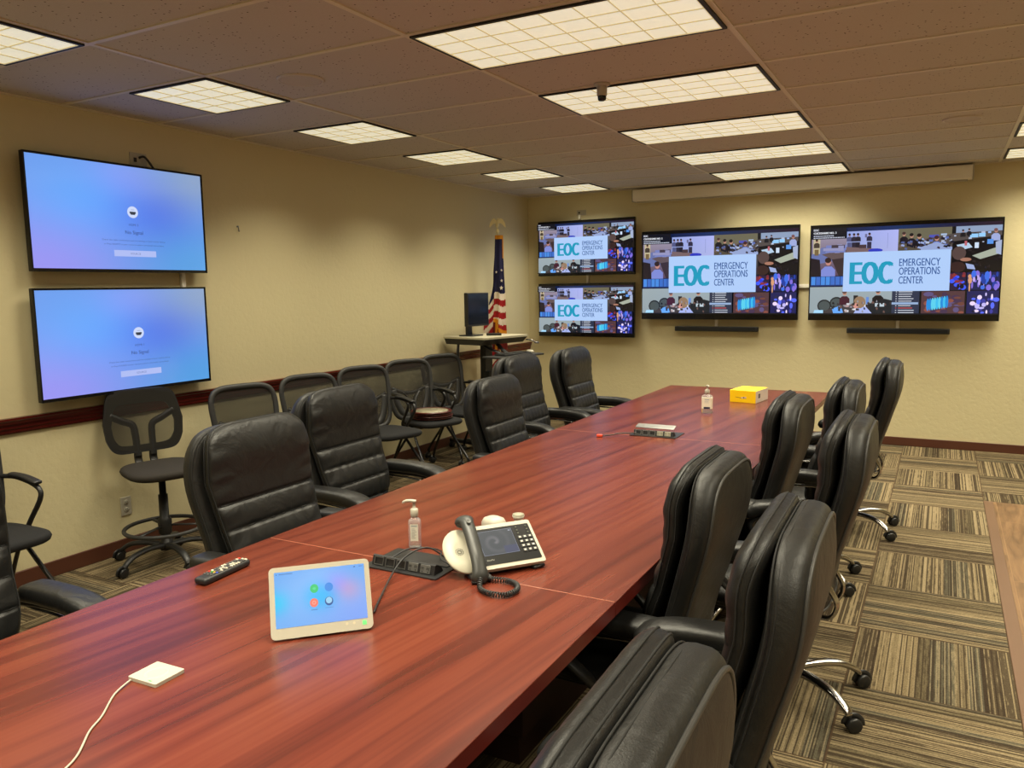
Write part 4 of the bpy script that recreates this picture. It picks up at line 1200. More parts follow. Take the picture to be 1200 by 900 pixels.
obj('hanging_cable', bm, M_plastic, ct)
# keyboard, mouse on tray
k_ = thing('keyboard', 'black keyboard lying on the tray of the corner cart', 'keyboard', (0.755, 6.80, DZ-0.175), math.radians(-12))
bm = BM(); add_box(bm, (0, 0, 0.010), (0.14, 0.40, 0.016), bev=0.005); obj('case', bm, M_plastic, k_)
bm = BM()
for i in range(5):
    for j in range(15): add_box(bm, (-0.048+0.022*i, -0.175+0.025*j, 0.0205), (0.018, 0.021, 0.006))
obj('keys', bm, M_frame_g, k_)
bm = BM(); add_lathe(bm, [(0.0, 0.030), (0.018, 0.027), (0.028, 0.016), (0.030, 0.004), (0.028, 0.0), (0, 0.0)], 20, Matrix.Translation((0.80, 7.08, DZ-0.175)) @ Matrix.Diagonal((1.5, 1, 1, 1)))
tag(obj('computer_mouse', bm, M_white), 'pale computer mouse at the far end of the cart keyboard tray', 'mouse')
# monitor: faces toward the camera side
mo = thing('computer_monitor', 'black portrait-size desktop monitor with a dark screen standing on the corner cart', 'monitor', (0.30, 6.88, DZ), math.radians(84))
bm = BM(); add_box(bm, (0, 0.0, 0.265), (0.355, 0.045, 0.335), bev=0.006); obj('housing', bm, M_plastic, mo)
bm = BM(); add_box(bm, (0, -0.0235, 0.268), (0.325, 0.002, 0.300)); o_ = obj('screen', bm, mat('dark_screen', rgb(24,30,44), 0.12), mo)
bm = BM(); add_box(bm, (-0.09, 0.035, 0.13), (0.08, 0.03, 0.26), bev=0.006); obj('stand_neck', bm, M_plastic, mo)
bm = BM(); add_prism(bm, rrect(0.22, 0.17, 0.03, cx=-0.06, cy=0.03), 0.0005, 0.012); obj('stand_foot', bm, M_plastic, mo)
bm = BM(); add_prism(bm, rrect(0.15, 0.09, 0.01), 0.0, 0.022, Matrix.Translation((0.45, 6.96, DZ+0.0005)) @ Matrix.Rotation(0.6, 4, 'Z'))
tag(obj('docking_box', bm, M_plastic), 'small flat black box lying on the cart top right of the monitor', 'box')

# ------------------------------------------------------------------ flag
fx, fy = 0.225, 7.47
fl = thing('flag_stand', 'American flag with gold fringe hanging furled on a floor pole topped by a gold eagle', 'flag', (fx, fy, 0))
bm = BM(); add_lathe(bm, [(0, 0.0), (0.15, 0.0), (0.155, 0.01), (0.13, 0.035), (0.04, 0.06), (0.022, 0.10), (0.018, 0.12), (0, 0.12)], 32); obj('base', bm, M_brass, fl)
bm = BM(); add_tube(bm, [(0, 0, 0.11), (0, 0, 2.215)], 0.0135, 12); add_lathe(bm, [(0.015, 2.20), (0.020, 2.208), (0.015, 2.225), (0.011, 2.24), (0, 2.245)], 16); obj('pole', bm, M_brass, fl)
# eagle
bm = BM()
vdir = Vector((4.449-fx, -fy, 0)).normalized(); ex = Vector((-vdir.y, vdir.x, 0))   # seen broadside from the table
def E(a, z, d=0.0): return ex*a*-1 + vdir*d + Vector((0, 0, z))
add_tube(bm, catmull([E(0.005, 2.245), E(0.004, 2.27), E(-0.002, 2.305), E(-0.004, 2.330), E(-0.010, 2.345)], 4), [0.006]*2+[0.012, 0.017, 0.020, 0.021, 0.020, 0.018, 0.016, 0.014, 0.012, 0.011, 0.011, 0.011, 0.012, 0.011, 0.008], 10)
add_tube(bm, [E(-0.008, 2.345), E(-0.022, 2.342), E(-0.028, 2.334)], [0.008, 0.005, 0.0015], 8)
ea = obj('eagle', bm, M_brass, fl)
for s in (-1, 1):
    bm = BM()
    top = [(0.010, 2.325), (0.035, 2.350), (0.060, 2.335), (0.078, 2.300), (0.088, 2.262)]
    bot = [(0.010, 2.290), (0.030, 2.298), (0.050, 2.285), (0.066, 2.268), (0.083, 2.250)]
    for i in range(4):
        for d0, d1 in ((0.006, -0.006),):
            q = [E(s*top[i][0], top[i][1], 0), E(s*top[i+1][0], top[i+1][1], 0), E(s*bot[i+1][0], bot[i+1][1], 0), E(s*bot[i][0], bot[i][1], 0)]
            A_ = [bm.verts.new(p+vdir*(0.012+0.010*i/4)) for p in q]; B_ = [bm.verts.new(p+vdir*(0.004+0.010*i/4)) for p in q]
            bm.faces.new(A_); bm.faces.new(list(reversed(B_)))
            for k in range(4): bm.faces.new((A_[k], A_[(k+1) % 4], B_[(k+1) % 4], B_[k]))
    obj('eagle_wing', bm, M_brass, ea)
# cloth: hanging fold surfaces; every vertex row runs from the top down
NAVY = (34, 34, 66); RED = (150, 30, 34); WHT = (214, 202, 184); GOLD = (206, 136, 34); DRED = (96, 26, 22)
def flag_sheet(name, left, right, colf, depth, phase, nz=120, nx=18, zt=2.17, zb=0.8, thick=0.006, base=0.0):
    V = []; F = []; C = []
    for side in (0, 1):
        for j in range(nz+1):
            z = zt+(zb-zt)*j/nz
            for i in range(nx+1):
                u = i/nx; a = left(z)+(right(z)-left(z))*u
                amp = depth*min(1, 0.35+(zt-z)*1.0)
                d = base + amp*math.sin(PI*u)*0.8 + amp*0.35*math.sin(phase+u*2*PI*1.6+z*1.5)
                p = ex*(-a) + vdir*(d - side*thick) + Vector((0, 0, z))
                V.append(tuple(p))
    S = (nz+1)*(nx+1)
    def idx(s, j, i): return s*S+j*(nx+1)+i
    for side in (0, 1):
        for j in range(nz):
            for i in range(nx):
                q = [idx(side, j, i), idx(side, j+1, i), idx(side, j+1, i+1), idx(side, j, i+1)]
                if side: q.reverse()
                F.append(q); z = zt+(zb-zt)*(j+0.5)/nz; C.append(colf((i+0.5)/nx, z))
    for j in range(nz):
        for i in (0, nx):
            F.append([idx(0, j, i), idx(1, j, i), idx(1, j+1, i), idx(0, j+1, i)]); C.append(colf(i/nx, zt+(zb-zt)*(j+0.5)/nz))
    for j in (0, nz):
        for i in range(nx): F.append([idx(0, j, i), idx(0, j, i+1), idx(1, j, i+1), idx(1, j, i)]); C.append(colf(i/nx, zt+(zb-zt)*j/nz))
    me = bpy.data.meshes.new(name); me.from_pydata(V, [], F); ca = me.color_attributes.new('Col', 'FLOAT_COLOR', 'CORNER')
    for p, c in zip(me.polygons, C):
        p.use_smooth = True
        for li in p.loop_indices: ca.data[li].color = (*lin((c[0]/255, c[1]/255, c[2]/255)), 1)
    me.materials.append(M_flag)
    o = bpy.data.objects.new(name, me); COL.objects.link(o); o.parent = fl
    return o
SP = 0.0675
def col_front(u, z):
    if z > 2.125: return GOLD
    zz = z + 0.012*math.sin(u*6)
    if u < 0.10 and z > 1.93: return GOLD
    if zz > 1.558: return NAVY
    k = int((1.558-zz)/SP)
    lim = 1.175 + (0.06 if u > 0.62 else -0.02)*1.0 + (0.05*(u))
    if zz < lim-0.045:
        if u > 0.66 and u < 0.82: return GOLD
        return GOLD if (abs(zz-(1.05+0.22*u)) < 0.028 and u < 0.7) else DRED
    if zz < lim: return GOLD
    return WHT if k % 2 == 0 else RED
def col_back(u, z):
    zz = z + 0.30*u*0.6
    if zz > 1.60: return NAVY
    k = int((1.60-zz)/SP)
    if z < 1.02 and u > 0.70: return GOLD
    return WHT if k % 2 == 0 else RED
flag_sheet('flag_cloth', lambda z: -0.058 if z > 1.9 else lerpn([(0, -0.060), (0.5, -0.075), (1.2, -0.095)], 1.9-z), lambda z: lerpn([(0, 0.030), (0.3, 0.040), (1.4, 0.080)], 2.17-z), col_front, 0.050, 0.6, zb=0.95, base=0.015)
flag_sheet('flag_cloth', lambda z: 0.010, lambda z: lerpn([(0, 0.035), (0.35, 0.055), (0.9, 0.170), (1.5, 0.215)], 2.05-z), col_back, 0.030, 2.2, zt=2.05, zb=0.62, base=-0.03)
# stars sewn on the canton
Pst = BM()
for (a, z, r) in ((-0.030, 1.612, 0.026), (-0.034, 1.69, 0.020), (0.020, 1.78, 0.015), (-0.035, 1.80, 0.015), (0.085, 1.60, 0.012), (0.088, 1.545, 0.014)):
    vs_ = []
    for i in range(10):
        th = PI/2 + i*PI/5; rr = r if i % 2 == 0 else r*0.42
        vs_.append((a+rr*math.cos(th)*0.8, z+rr*math.sin(th)))
    front_ = [Pst.verts.new(E(x, z_, 0.093 if a < 0.05 else 0.035)) for x, z_ in vs_]; back_ = [Pst.verts.new(E(x, z_, 0.02 if a < 0.05 else -0.02)) for x, z_ in vs_]
    Pst.faces.new(front_); Pst.faces.new(list(reversed(back_)))
    for i in range(10): Pst.faces.new((front_[i], front_[(i+1) % 10], back_[(i+1) % 10], back_[i]))
obj('flag_star', Pst, mat('white_star_cloth', rgb(216,206,190), 0.7), fl)

# ------------------------------------------------------------------ things on the table
Z0 = TH + 0.0004
# touch panel
def rotM(loc, rz, rx=0): return Matrix.Translation(loc) @ Matrix.Rotation(rz, 4, 'Z') @ Matrix.Rotation(rx, 4, 'X')
tp = thing('touch_panel', 'white conference touch panel with a lit blue screen leaning back on the near table end', 'touch panel', (3.113, 1.4365, Z0), math.radians(44.8))
W_, H_ = 0.252, 0.177; tilt = math.radians(-27)   # leans back
MB_ = Matrix.Translation((0, 0, 0.0055)) @ Matrix.Rotation(tilt, 4, 'X')
# body: plane local x, z ; front toward -y
bm = BM(); add_prism(bm, rrect(W_, H_, 0.012), 0, 0.010, MB_ @ Matrix(((1, 0, 0, 0), (0, 0, -1, 0.010), (0, 1, 0, H_/2), (0, 0, 0, 1))))
obj('body', bm, M_white, tp)
def panel_pic():
    P = Pic(0.226, 0.138, 0.00006)
    def fn(u, v):
        def g(cx, cy, s): return math.exp(-(((u-cx)/s)**2+((v-cy)/(s*1.4))**2))
        r, gg, b = 122, 180, 246
        q = g(0.5, 0.5, 0.15); r -= 110*q; gg += 6*q
        q = g(0.68, 0.3, 0.14); r += 22*q; gg -= 20*q; b += 4*q
        q = g(0.82, 0.45, 0.14); r += 46*q; gg -= 12*q; b -= 30*q
        q = g(0.0, 0.55, 0.14); r -= 80*q; gg += 20*q
        q = g(0.9, 0.95, 0.4); r += 6*q; gg -= 14*q
        return (max(r, 4), gg, min(b, 254))
    P.grad(0, 0, 1, 1, fn, 30, 18)
    for (x, y, c) in ((0.43, 0.36, (20, 196, 110)), (0.592, 0.36, (24, 132, 226)), (0.42, 0.615, (244, 120, 104)), (0.585, 0.615, (24, 80, 150))):
        P.ell(x, y, 0.046, 0.080, c, 28)
    P.ell(0.585, 0.60, 0.034, 0.058, (150, 206, 240), 24); P.ell(0.43, 0.36, 0.018, 0.026, (60, 214, 140), 16); P.ell(0.42, 0.615, 0.022, 0.036, (250, 160, 146), 16); P.ell(0.42, 0.615, 0.012, 0.02, (244, 120, 104), 16)
    P.rect(0.385, 0.735, 0.455, 0.747, (80, 120, 190)); P.rect(0.54, 0.725, 0.63, 0.735, (90, 140, 210)); P.rect(0.05, 0.035, 0.20, 0.048, (90, 130, 190)); P.rect(0.02, 0.035, 0.03, 0.05, (70, 100, 160))
    P.rect(0.94, 0.035, 0.98, 0.046, (90, 120, 200)); P.rect(0.88, 0.035, 0.90, 0.05, (60, 80, 150))
    return P
panel_pic().build('screen', M_screen, tp, MB_ @ Matrix(((1, 0, 0, -0.113), (0, 0, -1, -0.0004), (0, 1, 0, H_-0.0125), (0, 0, 0, 1))))
bm = BM(); add_box(bm, (0.104, -0.0004, 0.016), (0.010, 0.001, 0.010), M=MB_); obj('status_light', bm, mat('green_led', (0.1, 0.5, 0.1), 0.4, emis=rgb(96,236,120), estr=0.9), tp)
bm = BM()
for x in (0.060, 0.078): add_tube(bm, [(x, -0.0006, 0.018), (x, 0.001, 0.018)], 0.0035, 10)
bmesh.ops.transform(bm, matrix=MB_, verts=bm.verts[:]); obj('volume_button', bm, mat('grey_button', rgb(196,188,164), 0.5), tp)
bm = BM(); add_box(bm, (0, 0.062, 0.045), (0.12, 0.055, 0.088), bev=0.010, rx=-0.3); obj('stand_foot', bm, M_white, tp)

# table power boxes
def power_box(cx, cy, lab, lid_up):
    t = thing('table_power_box', lab, 'power outlet', (cx, cy, Z0))
    bm = BM(); add_prism(bm, rrect(0.275, 0.185, 0.006), 0, 0.004); obj('mounting_plate', bm, mat('dark_plate', (0.02, 0.02, 0.021), 0.35), t)
    # raised block: sloped front face towards -y
    bm = BM(); pr = [(-0.070, 0.004), (-0.062, 0.032), (-0.056, 0.034), (-0.030, 0.020), (-0.020, 0.004)]
    hw = 0.118
    a = [bm.verts.new((-hw, y, z)) for y, z in pr]; b = [bm.verts.new((hw, y, z)) for y, z in pr]
    for i in range(5): bm.faces.new((a[i], a[(i+1) % 5], b[(i+1) % 5], b[i]))
    bm.faces.new(list(reversed(a))); bm.faces.new(b)
    blk = obj('outlet_block', bm, M_plastic, t)
    bm = BM()      # three empty ports
    for x in (-0.090, -0.047, -0.005):
        for sx in (-1, 1): add_box(bm, (x+sx*0.0165, -0.0685, 0.019), (0.003, 0.003, 0.024), rx=-0.26)
        for sz in (-1, 1): add_box(bm, (x, -0.0685+sz*0.003, 0.019+sz*0.0115), (0.034, 0.003, 0.003), rx=-0.26)
    obj('port_frame', bm, mat('port_frame_grey', (0.06, 0.06, 0.058), 0.4) if lid_up == 0 else M_steel, blk)
    for x in (0.040, 0.085):
        bm = BM(); add_box(bm, (x, -0.0672, 0.019), (0.036, 0.003, 0.026), rx=-0.26, bev=0.001, mi=0)
        for dx in (-0.010, 0.010):
            for ddx in (-0.003, 0.003): add_box(bm, (x+dx+ddx, -0.0690, 0.022), (0.0014, 0.002, 0.007), rx=-0.26, mi=1)
            add_box(bm, (x+dx, -0.0708, 0.012), (0.003, 0.002, 0.003), rx=-0.26, mi=1)
        obj('power_socket', bm, [mat('socket_grey', (0.09, 0.09, 0.085) if lid_up == 0 else rgb(150,146,128), 0.5), M_gap], blk)
    bm = BM()
    if lid_up == 0: add_prism(bm, rrect(0.232, 0.080, 0.004, cy=0.045), 0.004, 0.0075); obj('lid', bm, M_plastic, t)
    else: add_box(bm, (0, -0.022, 0.050), (0.230, 0.055, 0.006), rx=0.25, bev=0.002); obj('lid', bm, M_steel, t); t.children[-1]['label'] = 'grey hinged lid standing open'
    return t
power_box(3.015, 1.972, 'black table power box between touch panel and desk phone, cables crossing it', 0)
power_box(3.010, 4.395, 'smaller-looking far table power box with open grey lid in the middle of the table', 1)
# cables of the near box
bm = BM()
add_tube(bm, catmull([(3.14, 1.605, 0.7545), (3.10, 1.68, 0.756), (3.02, 1.86, 0.772), (3.02, 1.93, 0.796), (3.045, 2.00, 0.800), (3.09, 2.03, 0.765)], 8), 0.0028, 6)
tag(obj('data_cable', bm, M_plastic), 'black cable from the touch panel across the near power box', 'cable')
bm = BM(); add_tube(bm, catmull([(2.935, 1.925, 0.760), (2.95, 2.02, 0.775), (3.00, 2.07, 0.770), (3.06, 2.05, 0.775), (3.10, 1.99, 0.775), (3.165, 1.975, 0.762)], 8), 0.0028, 6)
tag(obj('data_cable', bm, M_plastic), 'black cable looping on the lid of the near power box', 'cable')
# adapter with orange plug
ad = thing('display_adapter', 'short black adapter cable with an orange plug lying left of the far power box', 'cable', (2.731, 4.188, Z0))
bm = BM(); add_tube(bm, catmull([(0.020, 0.006, 0.006), (0.06, 0.035, 0.010), (0.10, 0.07, 0.016), (0.155, 0.095, 0.018), (0.19, 0.110, 0.020)], 6), 0.0035, 6); obj('cable', bm, M_plastic, ad)
bm = BM(); add_box(bm, (0.004, 0.0, 0.008), (0.034, 0.020, 0.014), rz=0.35, bev=0.003); obj('plug', bm, mat('orange_red_plastic', rgb(226,72,40), 0.4), ad); ad.children[-1]['label'] = 'orange plug'

# hand sanitiser bottles
M_clear = mat('clear_plastic', (0.86, 0.88, 0.88), 0.08, trans=0.80, ior=1.30)
def near_sanitizer(cx, cy, rz):
    t = thing('hand_sanitizer_bottle', 'slim clear pump bottle of hand sanitizer behind the near power box', 'bottle', (cx, cy, Z0), rz)
    bm = BM()
    lay = [(0.0, 0.90), (0.004, 1.0), (0.080, 1.0), (0.092, 0.92), (0.099, 0.55), (0.101, 0.45), (0.106, 0.45)]
    rings = []
    for z, k in lay:
        rings.append([bm.verts.new((x*k, y*k, z)) for x, y in rrect(0.042, 0.032, 0.010, 4)])
    for a, b in zip(rings, rings[1:]):
        for i in range(len(a)): f = bm.faces.new((a[i], a[(i+1) % len(a)], b[(i+1) % len(a)], b[i])); f.smooth = True
    bm.faces.new(list(reversed(rings[0]))); bm.faces.new(rings[-1])
    obj('bottle', bm, M_clear, t)
    P = Pic(0.026, 0.058, 0.00005); P.rect(0, 0, 1, 1, (222, 220, 206)); P.rect(0.1, 0.06, 0.9, 0.16, (170, 176, 172))
    for k in range(7): P.rect(0.15, 0.26+0.09*k, 0.55+0.3*((k*37) % 5)/5, 0.29+0.09*k, (150, 152, 146))
    P.build('label_sticker', M_paint, t, Matrix(((1, 0, 0, -0.013), (0, 0, -1, -0.0163), (0, 1, 0, 0.080), (0, 0, 0, 1))))
    bm = BM(); add_lathe(bm, [(0.0125, 0.104), (0.0135, 0.106), (0.0135, 0.128), (0.010, 0.131), (0.0052, 0.132), (0.0050, 0.152), (0.0085, 0.152), (0.0085, 0.159), (0.0, 0.160)], 20)
    add_tube(bm, catmull([(0.0, 0, 0.1565), (-0.022, 0, 0.157), (-0.034, 0, 0.154), (-0.038, 0, 0.148)], 4), [0.0055]*6+[0.0045]*4+[0.0035]*3, 8)
    obj('pump', bm, M_white, t)
near_sanitizer(2.910, 2.118, math.radians(28))
def far_sanitizer(cx, cy, rz):
    t = thing('hand_sanitizer_bottle', 'wider labelled pump bottle of hand sanitizer left of the yellow box', 'bottle', (cx, cy, Z0), rz)
    bm = BM(); rings = []
    for z, k in [(0.0, 0.92), (0.005, 1.0), (0.108, 1.0), (0.120, 0.9), (0.128, 0.4), (0.136, 0.38)]: rings.append([bm.verts.new((x*k, y*k, z)) for x, y in rrect(0.072, 0.042, 0.016, 4)])
    for a, b in zip(rings, rings[1:]):
        for i in range(len(a)): f = bm.faces.new((a[i], a[(i+1) % len(a)], b[(i+1) % len(a)], b[i])); f.smooth = True
    bm.faces.new(list(reversed(rings[0]))); bm.faces.new(rings[-1]); obj('bottle', bm, M_clear, t)
    bm = BM(); add_prism(bm, rrect(0.0735, 0.0435, 0.0165, 5), 0.030, 0.104); obj('label_sticker', bm, mat('white_label', rgb(232,226,206), 0.5), t)
    P = Pic(0.052, 0.07, 0.00006); P.rect(0.1, 0.86, 0.9, 1.05, (40, 44, 70)); P.rect(0.2, 0.1, 0.8, 0.2, (180, 186, 190)); P.rect(0.2, 0.3, 0.7, 0.34, (180, 184, 186)); P.rect(0.2, 0.42, 0.75, 0.46, (180, 184, 186))
    P.build('label_print', M_paint, t, Matrix(((1, 0, 0, -0.026), (0, 0, -1, -0.0220), (0, 1, 0, 0.103), (0, 0, 0, 1))))
    bm = BM(); add_lathe(bm, [(0.016, 0.134), (0.017, 0.136), (0.017, 0.156), (0.012, 0.160), (0.006, 0.162), (0.006, 0.180), (0.010, 0.180), (0.010, 0.188), (0.0, 0.189)], 20)
    add_tube(bm, [(0, 0, 0.185), (0.010, -0.026, 0.186), (0.012, -0.036, 0.180)], [0.007, 0.006, 0.004], 8); obj('pump', bm, M_white, t)
far_sanitizer(3.068, 5.29, math.radians(10))

# yellow box
yb = thing('yellow_box', 'small yellow cardboard box near the far end of the table', 'box', (3.200, 5.985, Z0), math.radians(-8))
bm = BM(); add_box(bm, (0, 0, 0.0445), (0.195, 0.265, 0.089), bev=0.001, seg=1); yo = obj('carton', bm, [mat('yellow_card', rgb(250,206,10), 0.45), mat('white_card', rgb(226,220,206), 0.5)], yb)
for p in yo.data.polygons:
    if p.normal.x > 0.9: p.material_index = 1
P = Pic(0.195, 0.089, 0.0001)
P.poly([(0.22, 0.55), (0.46, 0.60), (0.46, 0.64), (0.22, 0.58)], (70, 66, 60)); P.poly([(0.44, 0.56), (0.60, 0.50), (0.64, 0.52), (0.64, 0.66), (0.46, 0.66)], (216, 206, 190)); P.rect(0.52, 0.52, 0.56, 0.66, (110, 100, 96)); P.rect(0.58, 0.54, 0.60, 0.66, (180, 60, 50))
P.build('printed_picture', M_paint, yb, Matrix(((1, 0, 0, -0.0975), (0, 0, -1, -0.1328), (0, 1, 0, 0.089), (0, 0, 0, 1))))
P = Pic(0.26, 0.089, 0.0001); P.rect(0.2, 0.3, 0.35, 0.65, (70, 66, 70)); P.rect(0.22, 0.4, 0.30, 0.55, (120, 116, 120))
P.build('printed_picture', M_paint, yb, Matrix(((0, 0, 1, 0.0977), (1, 0, 0, -0.13), (0, 1, 0, 0.089), (0, 0, 0, 1))))

# remote control
rc = thing('remote_control', 'long black television remote lying on the left edge of the table', 'remote', (2.535, 1.632, Z0), math.atan2(1.728-1.528, 2.535-2.553)-PI/2)
bm = BM(); add_box(bm, (0, 0, 0.011), (0.047, 0.195, 0.021), bev=0.009, seg=4); obj('body', bm, M_plastic, rc)
RR = random.Random(5)
colmap = {}
M_key = mat('remote_key', (0.10, 0.10, 0.10), 0.5); M_keyw = mat('white_key_print', rgb(220,214,196), 0.5)
bm = BM()
for j in range(15):
    for i in range(3 if j not in (2, ) else 4):
        x = -0.013+0.013*i if j != 2 else -0.015+0.010*i; y = -0.062+0.0105*j
        mi = 0
        if j == 2: mi = 3+i
        elif RR.random() < 0.40: mi = 1
        if j == 14: mi = 2 if i == 0 else 1
        add_box(bm, (x, y, 0.0225), (0.0085 if j != 2 else 0.007, 0.005, 0.003), mi=mi)
obj('buttons', bm, [M_key, M_keyw, mat('red_key', rgb(214,64,50), 0.5), mat('red_key_b', rgb(200,60,50), 0.5), mat('green_key', rgb(70,150,70), 0.5), mat('yellow_key', rgb(220,180,60), 0.5), mat('blue_key', rgb(70,90,200), 0.5)], rc)

# ceiling-mic puck (flat white pad with cord)
mp = thing('table_microphone', 'flat white rectangular table microphone with a white cord, bottom left on the table', 'microphone', (2.913, 1.106, Z0), math.radians(45))
bm = BM(); add_prism(bm, rrect(0.090, 0.080, 0.004), 0, 0.008); obj('body', bm, M_white, mp)
mp.rotation_euler = (0, 0, math.radians(2)); 
bm = BM(); add_lathe(bm, [(0.020, 0.0078), (0.021, 0.0088), (0.027, 0.0088), (0.028, 0.0078)], 36); obj('touch_ring', bm, mat('ring_grey', rgb(190,184,160), 0.5), mp)
bm = BM(); add_box(bm, (0.020, -0.033, 0.0082), (0.010, 0.003, 0.001)); obj('status_light', bm, mat('green_led_b', (0.1, 0.5, 0.1), 0.4, emis=rgb(80,220,120), estr=0.8), mp)
bm = BM(); add_tube(bm, catmull([(-0.030, -0.044, 0.005), (-0.010, -0.10, 0.0025), (0.045, -0.17, 0.0025), (0.075, -0.22, 0.0025), (0.14, -0.30, 0.0025), (0.17, -0.40, 0.0025)], 8), 0.0022, 6); obj('cord', bm, M_white, mp)

# desk phone
PH = thing('desk_phone', 'white and black desk phone with touch display, handset and keypad on the table', 'phone', (3.236, 2.130, Z0), math.radians(52))
pt = math.radians(-62)       # face tilt from vertical: lies back
PM = Matrix.Translation((0, 0, 0)) @ Matrix.Translation((-0.010, -0.133, 0.024)) @ Matrix.Rotation(math.radians(35), 4, 'X')
# face plane local: x right, y up the slope, z out
FW, FH = 0.218, 0.165
bm = BM(); add_prism(bm, rrect(FW, FH, 0.008, cy=FH/2), -0.014, 0.0, PM); body = obj('body', bm, M_white, PH)
bm = BM(); add_prism(bm, rrect(FW-0.016, FH-0.030, 0.003, cx=-0.002, cy=FH/2-0.001), 0.0, 0.0022, PM); obj('face_plate', bm, mat('phone_face_black', (0.006, 0.006, 0.006), 0.35, spec=0.25), body)
P = Pic(0.118, 0.092, 0.00006)
def ph(u, v):
    d = math.hypot((u-0.42)*1.3, v-0.48); a = math.atan2(v-0.48, (u-0.42)*1.3)
    s = max(0, math.sin(a+d*16))*math.exp(-d*4)
    return (84+60*s, 88+52*s, 92+54*s) if u < 0.6 or v < 0.7 else (84, 88, 112)
P.grad(0, 0, 1, 1, ph, 32, 24); P.rect(0.90, 0.06, 0.96, 0.10, (170, 176, 190)); P.rect(0, 0, 1, 0.012, (150, 156, 170)); P.rect(0, 0.985, 1, 1, (150, 156, 170)); P.rect(0, 0, 0.01, 1, (150, 156, 170)); P.rect(0.99, 0, 1, 1, (150, 156, 170))
P.build('display', emit_attr_mat('phone_display', 0.9, 0.3, 0.2), body, PM @ Matrix.Translation((-0.082, 0.139, 0.0025)))
bm = BM()
for j in range(4):
    for i in range(3): add_box(bm, (0.054+0.0170*i, 0.098-0.0165*j, 0.0035), (0.013, 0.0105, 0.0026), mi=0); add_box(bm, (0.054+0.0170*i, 0.098-0.0165*j, 0.0050), (0.006, 0.005, 0.0006), mi=1)
for j in range(3):
    for i in range(2): add_box(bm, (0.054+0.034*i, 0.139-0.012*j, 0.0030), (0.005, 0.004, 0.0012), mi=2)
bmesh.ops.transform(bm, matrix=PM, verts=bm.verts[:]); obj('keypad', bm, [mat('key_grey', (0.05, 0.05, 0.05), 0.5), mat('key_legend', rgb(206,200,184), 0.5), mat('key_dim', rgb(70,74,60), 0.5)], body)
# small maker lettering under the display
P = Pic(0.03, 0.006, 0.0001)
P.text('ShoreTel', 0, 0.9, 0.8, (190, 190, 180), width=0.8)
P.build('maker_lettering', M_paint, body, PM @ Matrix.Translation((-0.080, 0.0335, 0.0024)))
# round speaker disc under the handset
bm = BM(); add_lathe(bm, [(0, -0.014), (0.068, -0.014), (0.074, -0.008), (0.072, -0.002), (0.03, -0.006), (0, -0.008)], 40, PM @ Matrix.Translation((-0.138, 0.085, -0.002)) @ Matrix.Diagonal((0.85, 1.12, 1, 1)))
obj('speaker_dish', bm, mat('pale_grey_plastic', rgb(176,172,154), 0.4), PH)
bm = BM()
for k in range(12):
    a = 2*PI*k/12
    for r_ in (0.006, 0.012): add_lathe(bm, [(0.0017, 0.0), (0.0017, 0.0008), (0, 0.0008)], 6, PM @ Matrix.Translation((-0.150+r_*math.cos(a), 0.085+r_*math.sin(a), -0.0085)))
obj('speaker_holes', bm, M_gap, PH)
# handset
bm = BM()
hp = catmull([(-0.112, 0.176, 0.006), (-0.112, 0.172, 0.026), (-0.113, 0.150, 0.038), (-0.115, 0.105, 0.040), (-0.118, 0.060, 0.038), (-0.121, 0.015, 0.034), (-0.124, -0.022, 0.020), (-0.125, -0.030, 0.004)], 5)
n = len(hp); rr = []
for i in range(n):
    x = i/(n-1); rr.append(0.0190 + 0.009*(math.exp(-((x-0.10)/0.10)**2) + 0.7*math.exp(-((x-0.93)/0.10)**2)))
add_tube(bm, hp, rr, 16, flat=(0.72, 1.12))
bmesh.ops.transform(bm, matrix=PM, verts=bm.verts[:]); hs = obj('handset', bm, mat('handset_grey', (0.035, 0.036, 0.034), 0.38), PH)
bm = BM(); add_lathe(bm, [(0.009, 0.0), (0.0085, 0.002), (0.005, 0.0005), (0, 0.0)], 18, PM @ Matrix.Translation((-0.113, 0.146, 0.0570))); obj('earpiece_dimple', bm, mat('dimple_grey', (0.07, 0.07, 0.065), 0.4), hs)
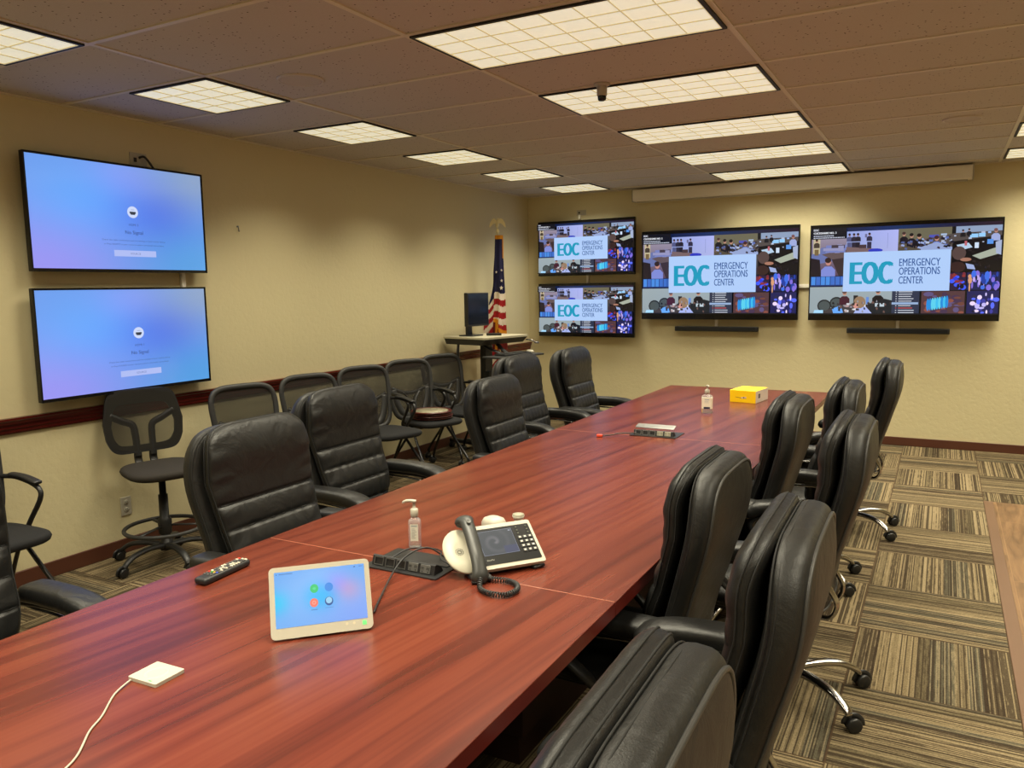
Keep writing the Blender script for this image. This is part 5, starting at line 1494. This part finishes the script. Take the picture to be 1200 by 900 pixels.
# stand and feet
bm = BM(); add_box(bm, (-0.01, -0.055, 0.012), (0.16, 0.11, 0.022), bev=0.004); add_box(bm, (-0.01, -0.018, 0.040), (0.12, 0.03, 0.055), bev=0.004); add_box(bm, (-0.125, -0.12, 0.009), (0.060, 0.09, 0.017), bev=0.005)
obj('stand', bm, M_plastic, PH)
bm = BM(); add_tube(bm, [(0.055, -0.125, 0.006), (0.095, -0.115, 0.006)], 0.0055, 10, flat=(1, 2.0)); obj('foot', bm, M_rubber, PH); bm = BM(); add_tube(bm, [(-0.16, -0.16, 0.006), (-0.12, -0.17, 0.006)], 0.0055, 10, flat=(1, 2.0)); obj('foot', bm, M_rubber, PH)
bm = BM(); add_box(bm, (-0.150, 0.020, 0.104), (0.026, 0.014, 0.010), bev=0.002); obj('hook_tab', bm, M_plastic, PH)
# coiled cord
bm = BM()
base = catmull([(-0.125, -0.165, 0.020), (-0.100, -0.172, 0.010), (-0.064, -0.205, 0.0095), (-0.052, -0.245, 0.0095), (-0.072, -0.285, 0.0095), (-0.112, -0.300, 0.0095), (-0.148, -0.272, 0.0095), (-0.158, -0.225, 0.0095), (-0.135, -0.170, 0.020)], 10)
coil = []
turns = 50; N = turns*8
Lb = len(base)-1
for i in range(N+1):
    f = i/N*Lb; k = min(int(f), Lb-1); p = base[k].lerp(base[k+1], f-k); d = (base[k+1]-base[k]).normalized()
    sd = d.cross(Vector((0, 0, 1))).normalized(); up = sd.cross(d); th = 2*PI*turns*i/N
    coil.append(p + sd*0.0065*math.cos(th) + up*0.0065*math.sin(th))
add_tube(bm, coil, 0.0024, 5); obj('coiled_cord', bm, mat('cord_black', (0.02, 0.02, 0.02), 0.4), PH)
# pale pod things behind the phone
bm = BM()
pod = [(0.0, 0.0), (0.036, 0.0), (0.042, 0.008), (0.041, 0.030), (0.034, 0.044), (0.016, 0.052), (0, 0.053)]
add_lathe(bm, pod, 28, Matrix.Diagonal((1.15, 0.9, 1, 1)))
w_ = obj('wireless_pod', bm, M_white); tag(w_, 'cream rounded pod lying behind the phone display', 'pod'); w_.location = (3.065, 2.385, Z0)
t = thing('conference_pod', 'small round grey-topped pod behind the upper right of the phone', 'pod', (3.165, 2.385, Z0))
bm = BM(); add_lathe(bm, [(0, 0), (0.012, 0.0), (0.014, 0.05), (0.020, 0.060), (0.022, 0.068), (0, 0.070)], 24); obj('body', bm, M_white, t)
bm = BM(); add_lathe(bm, [(0.0205, 0.0685), (0.020, 0.0735), (0.0, 0.0745)], 24); obj('cap', bm, mat('pod_grey', rgb(150,146,128), 0.5), t)
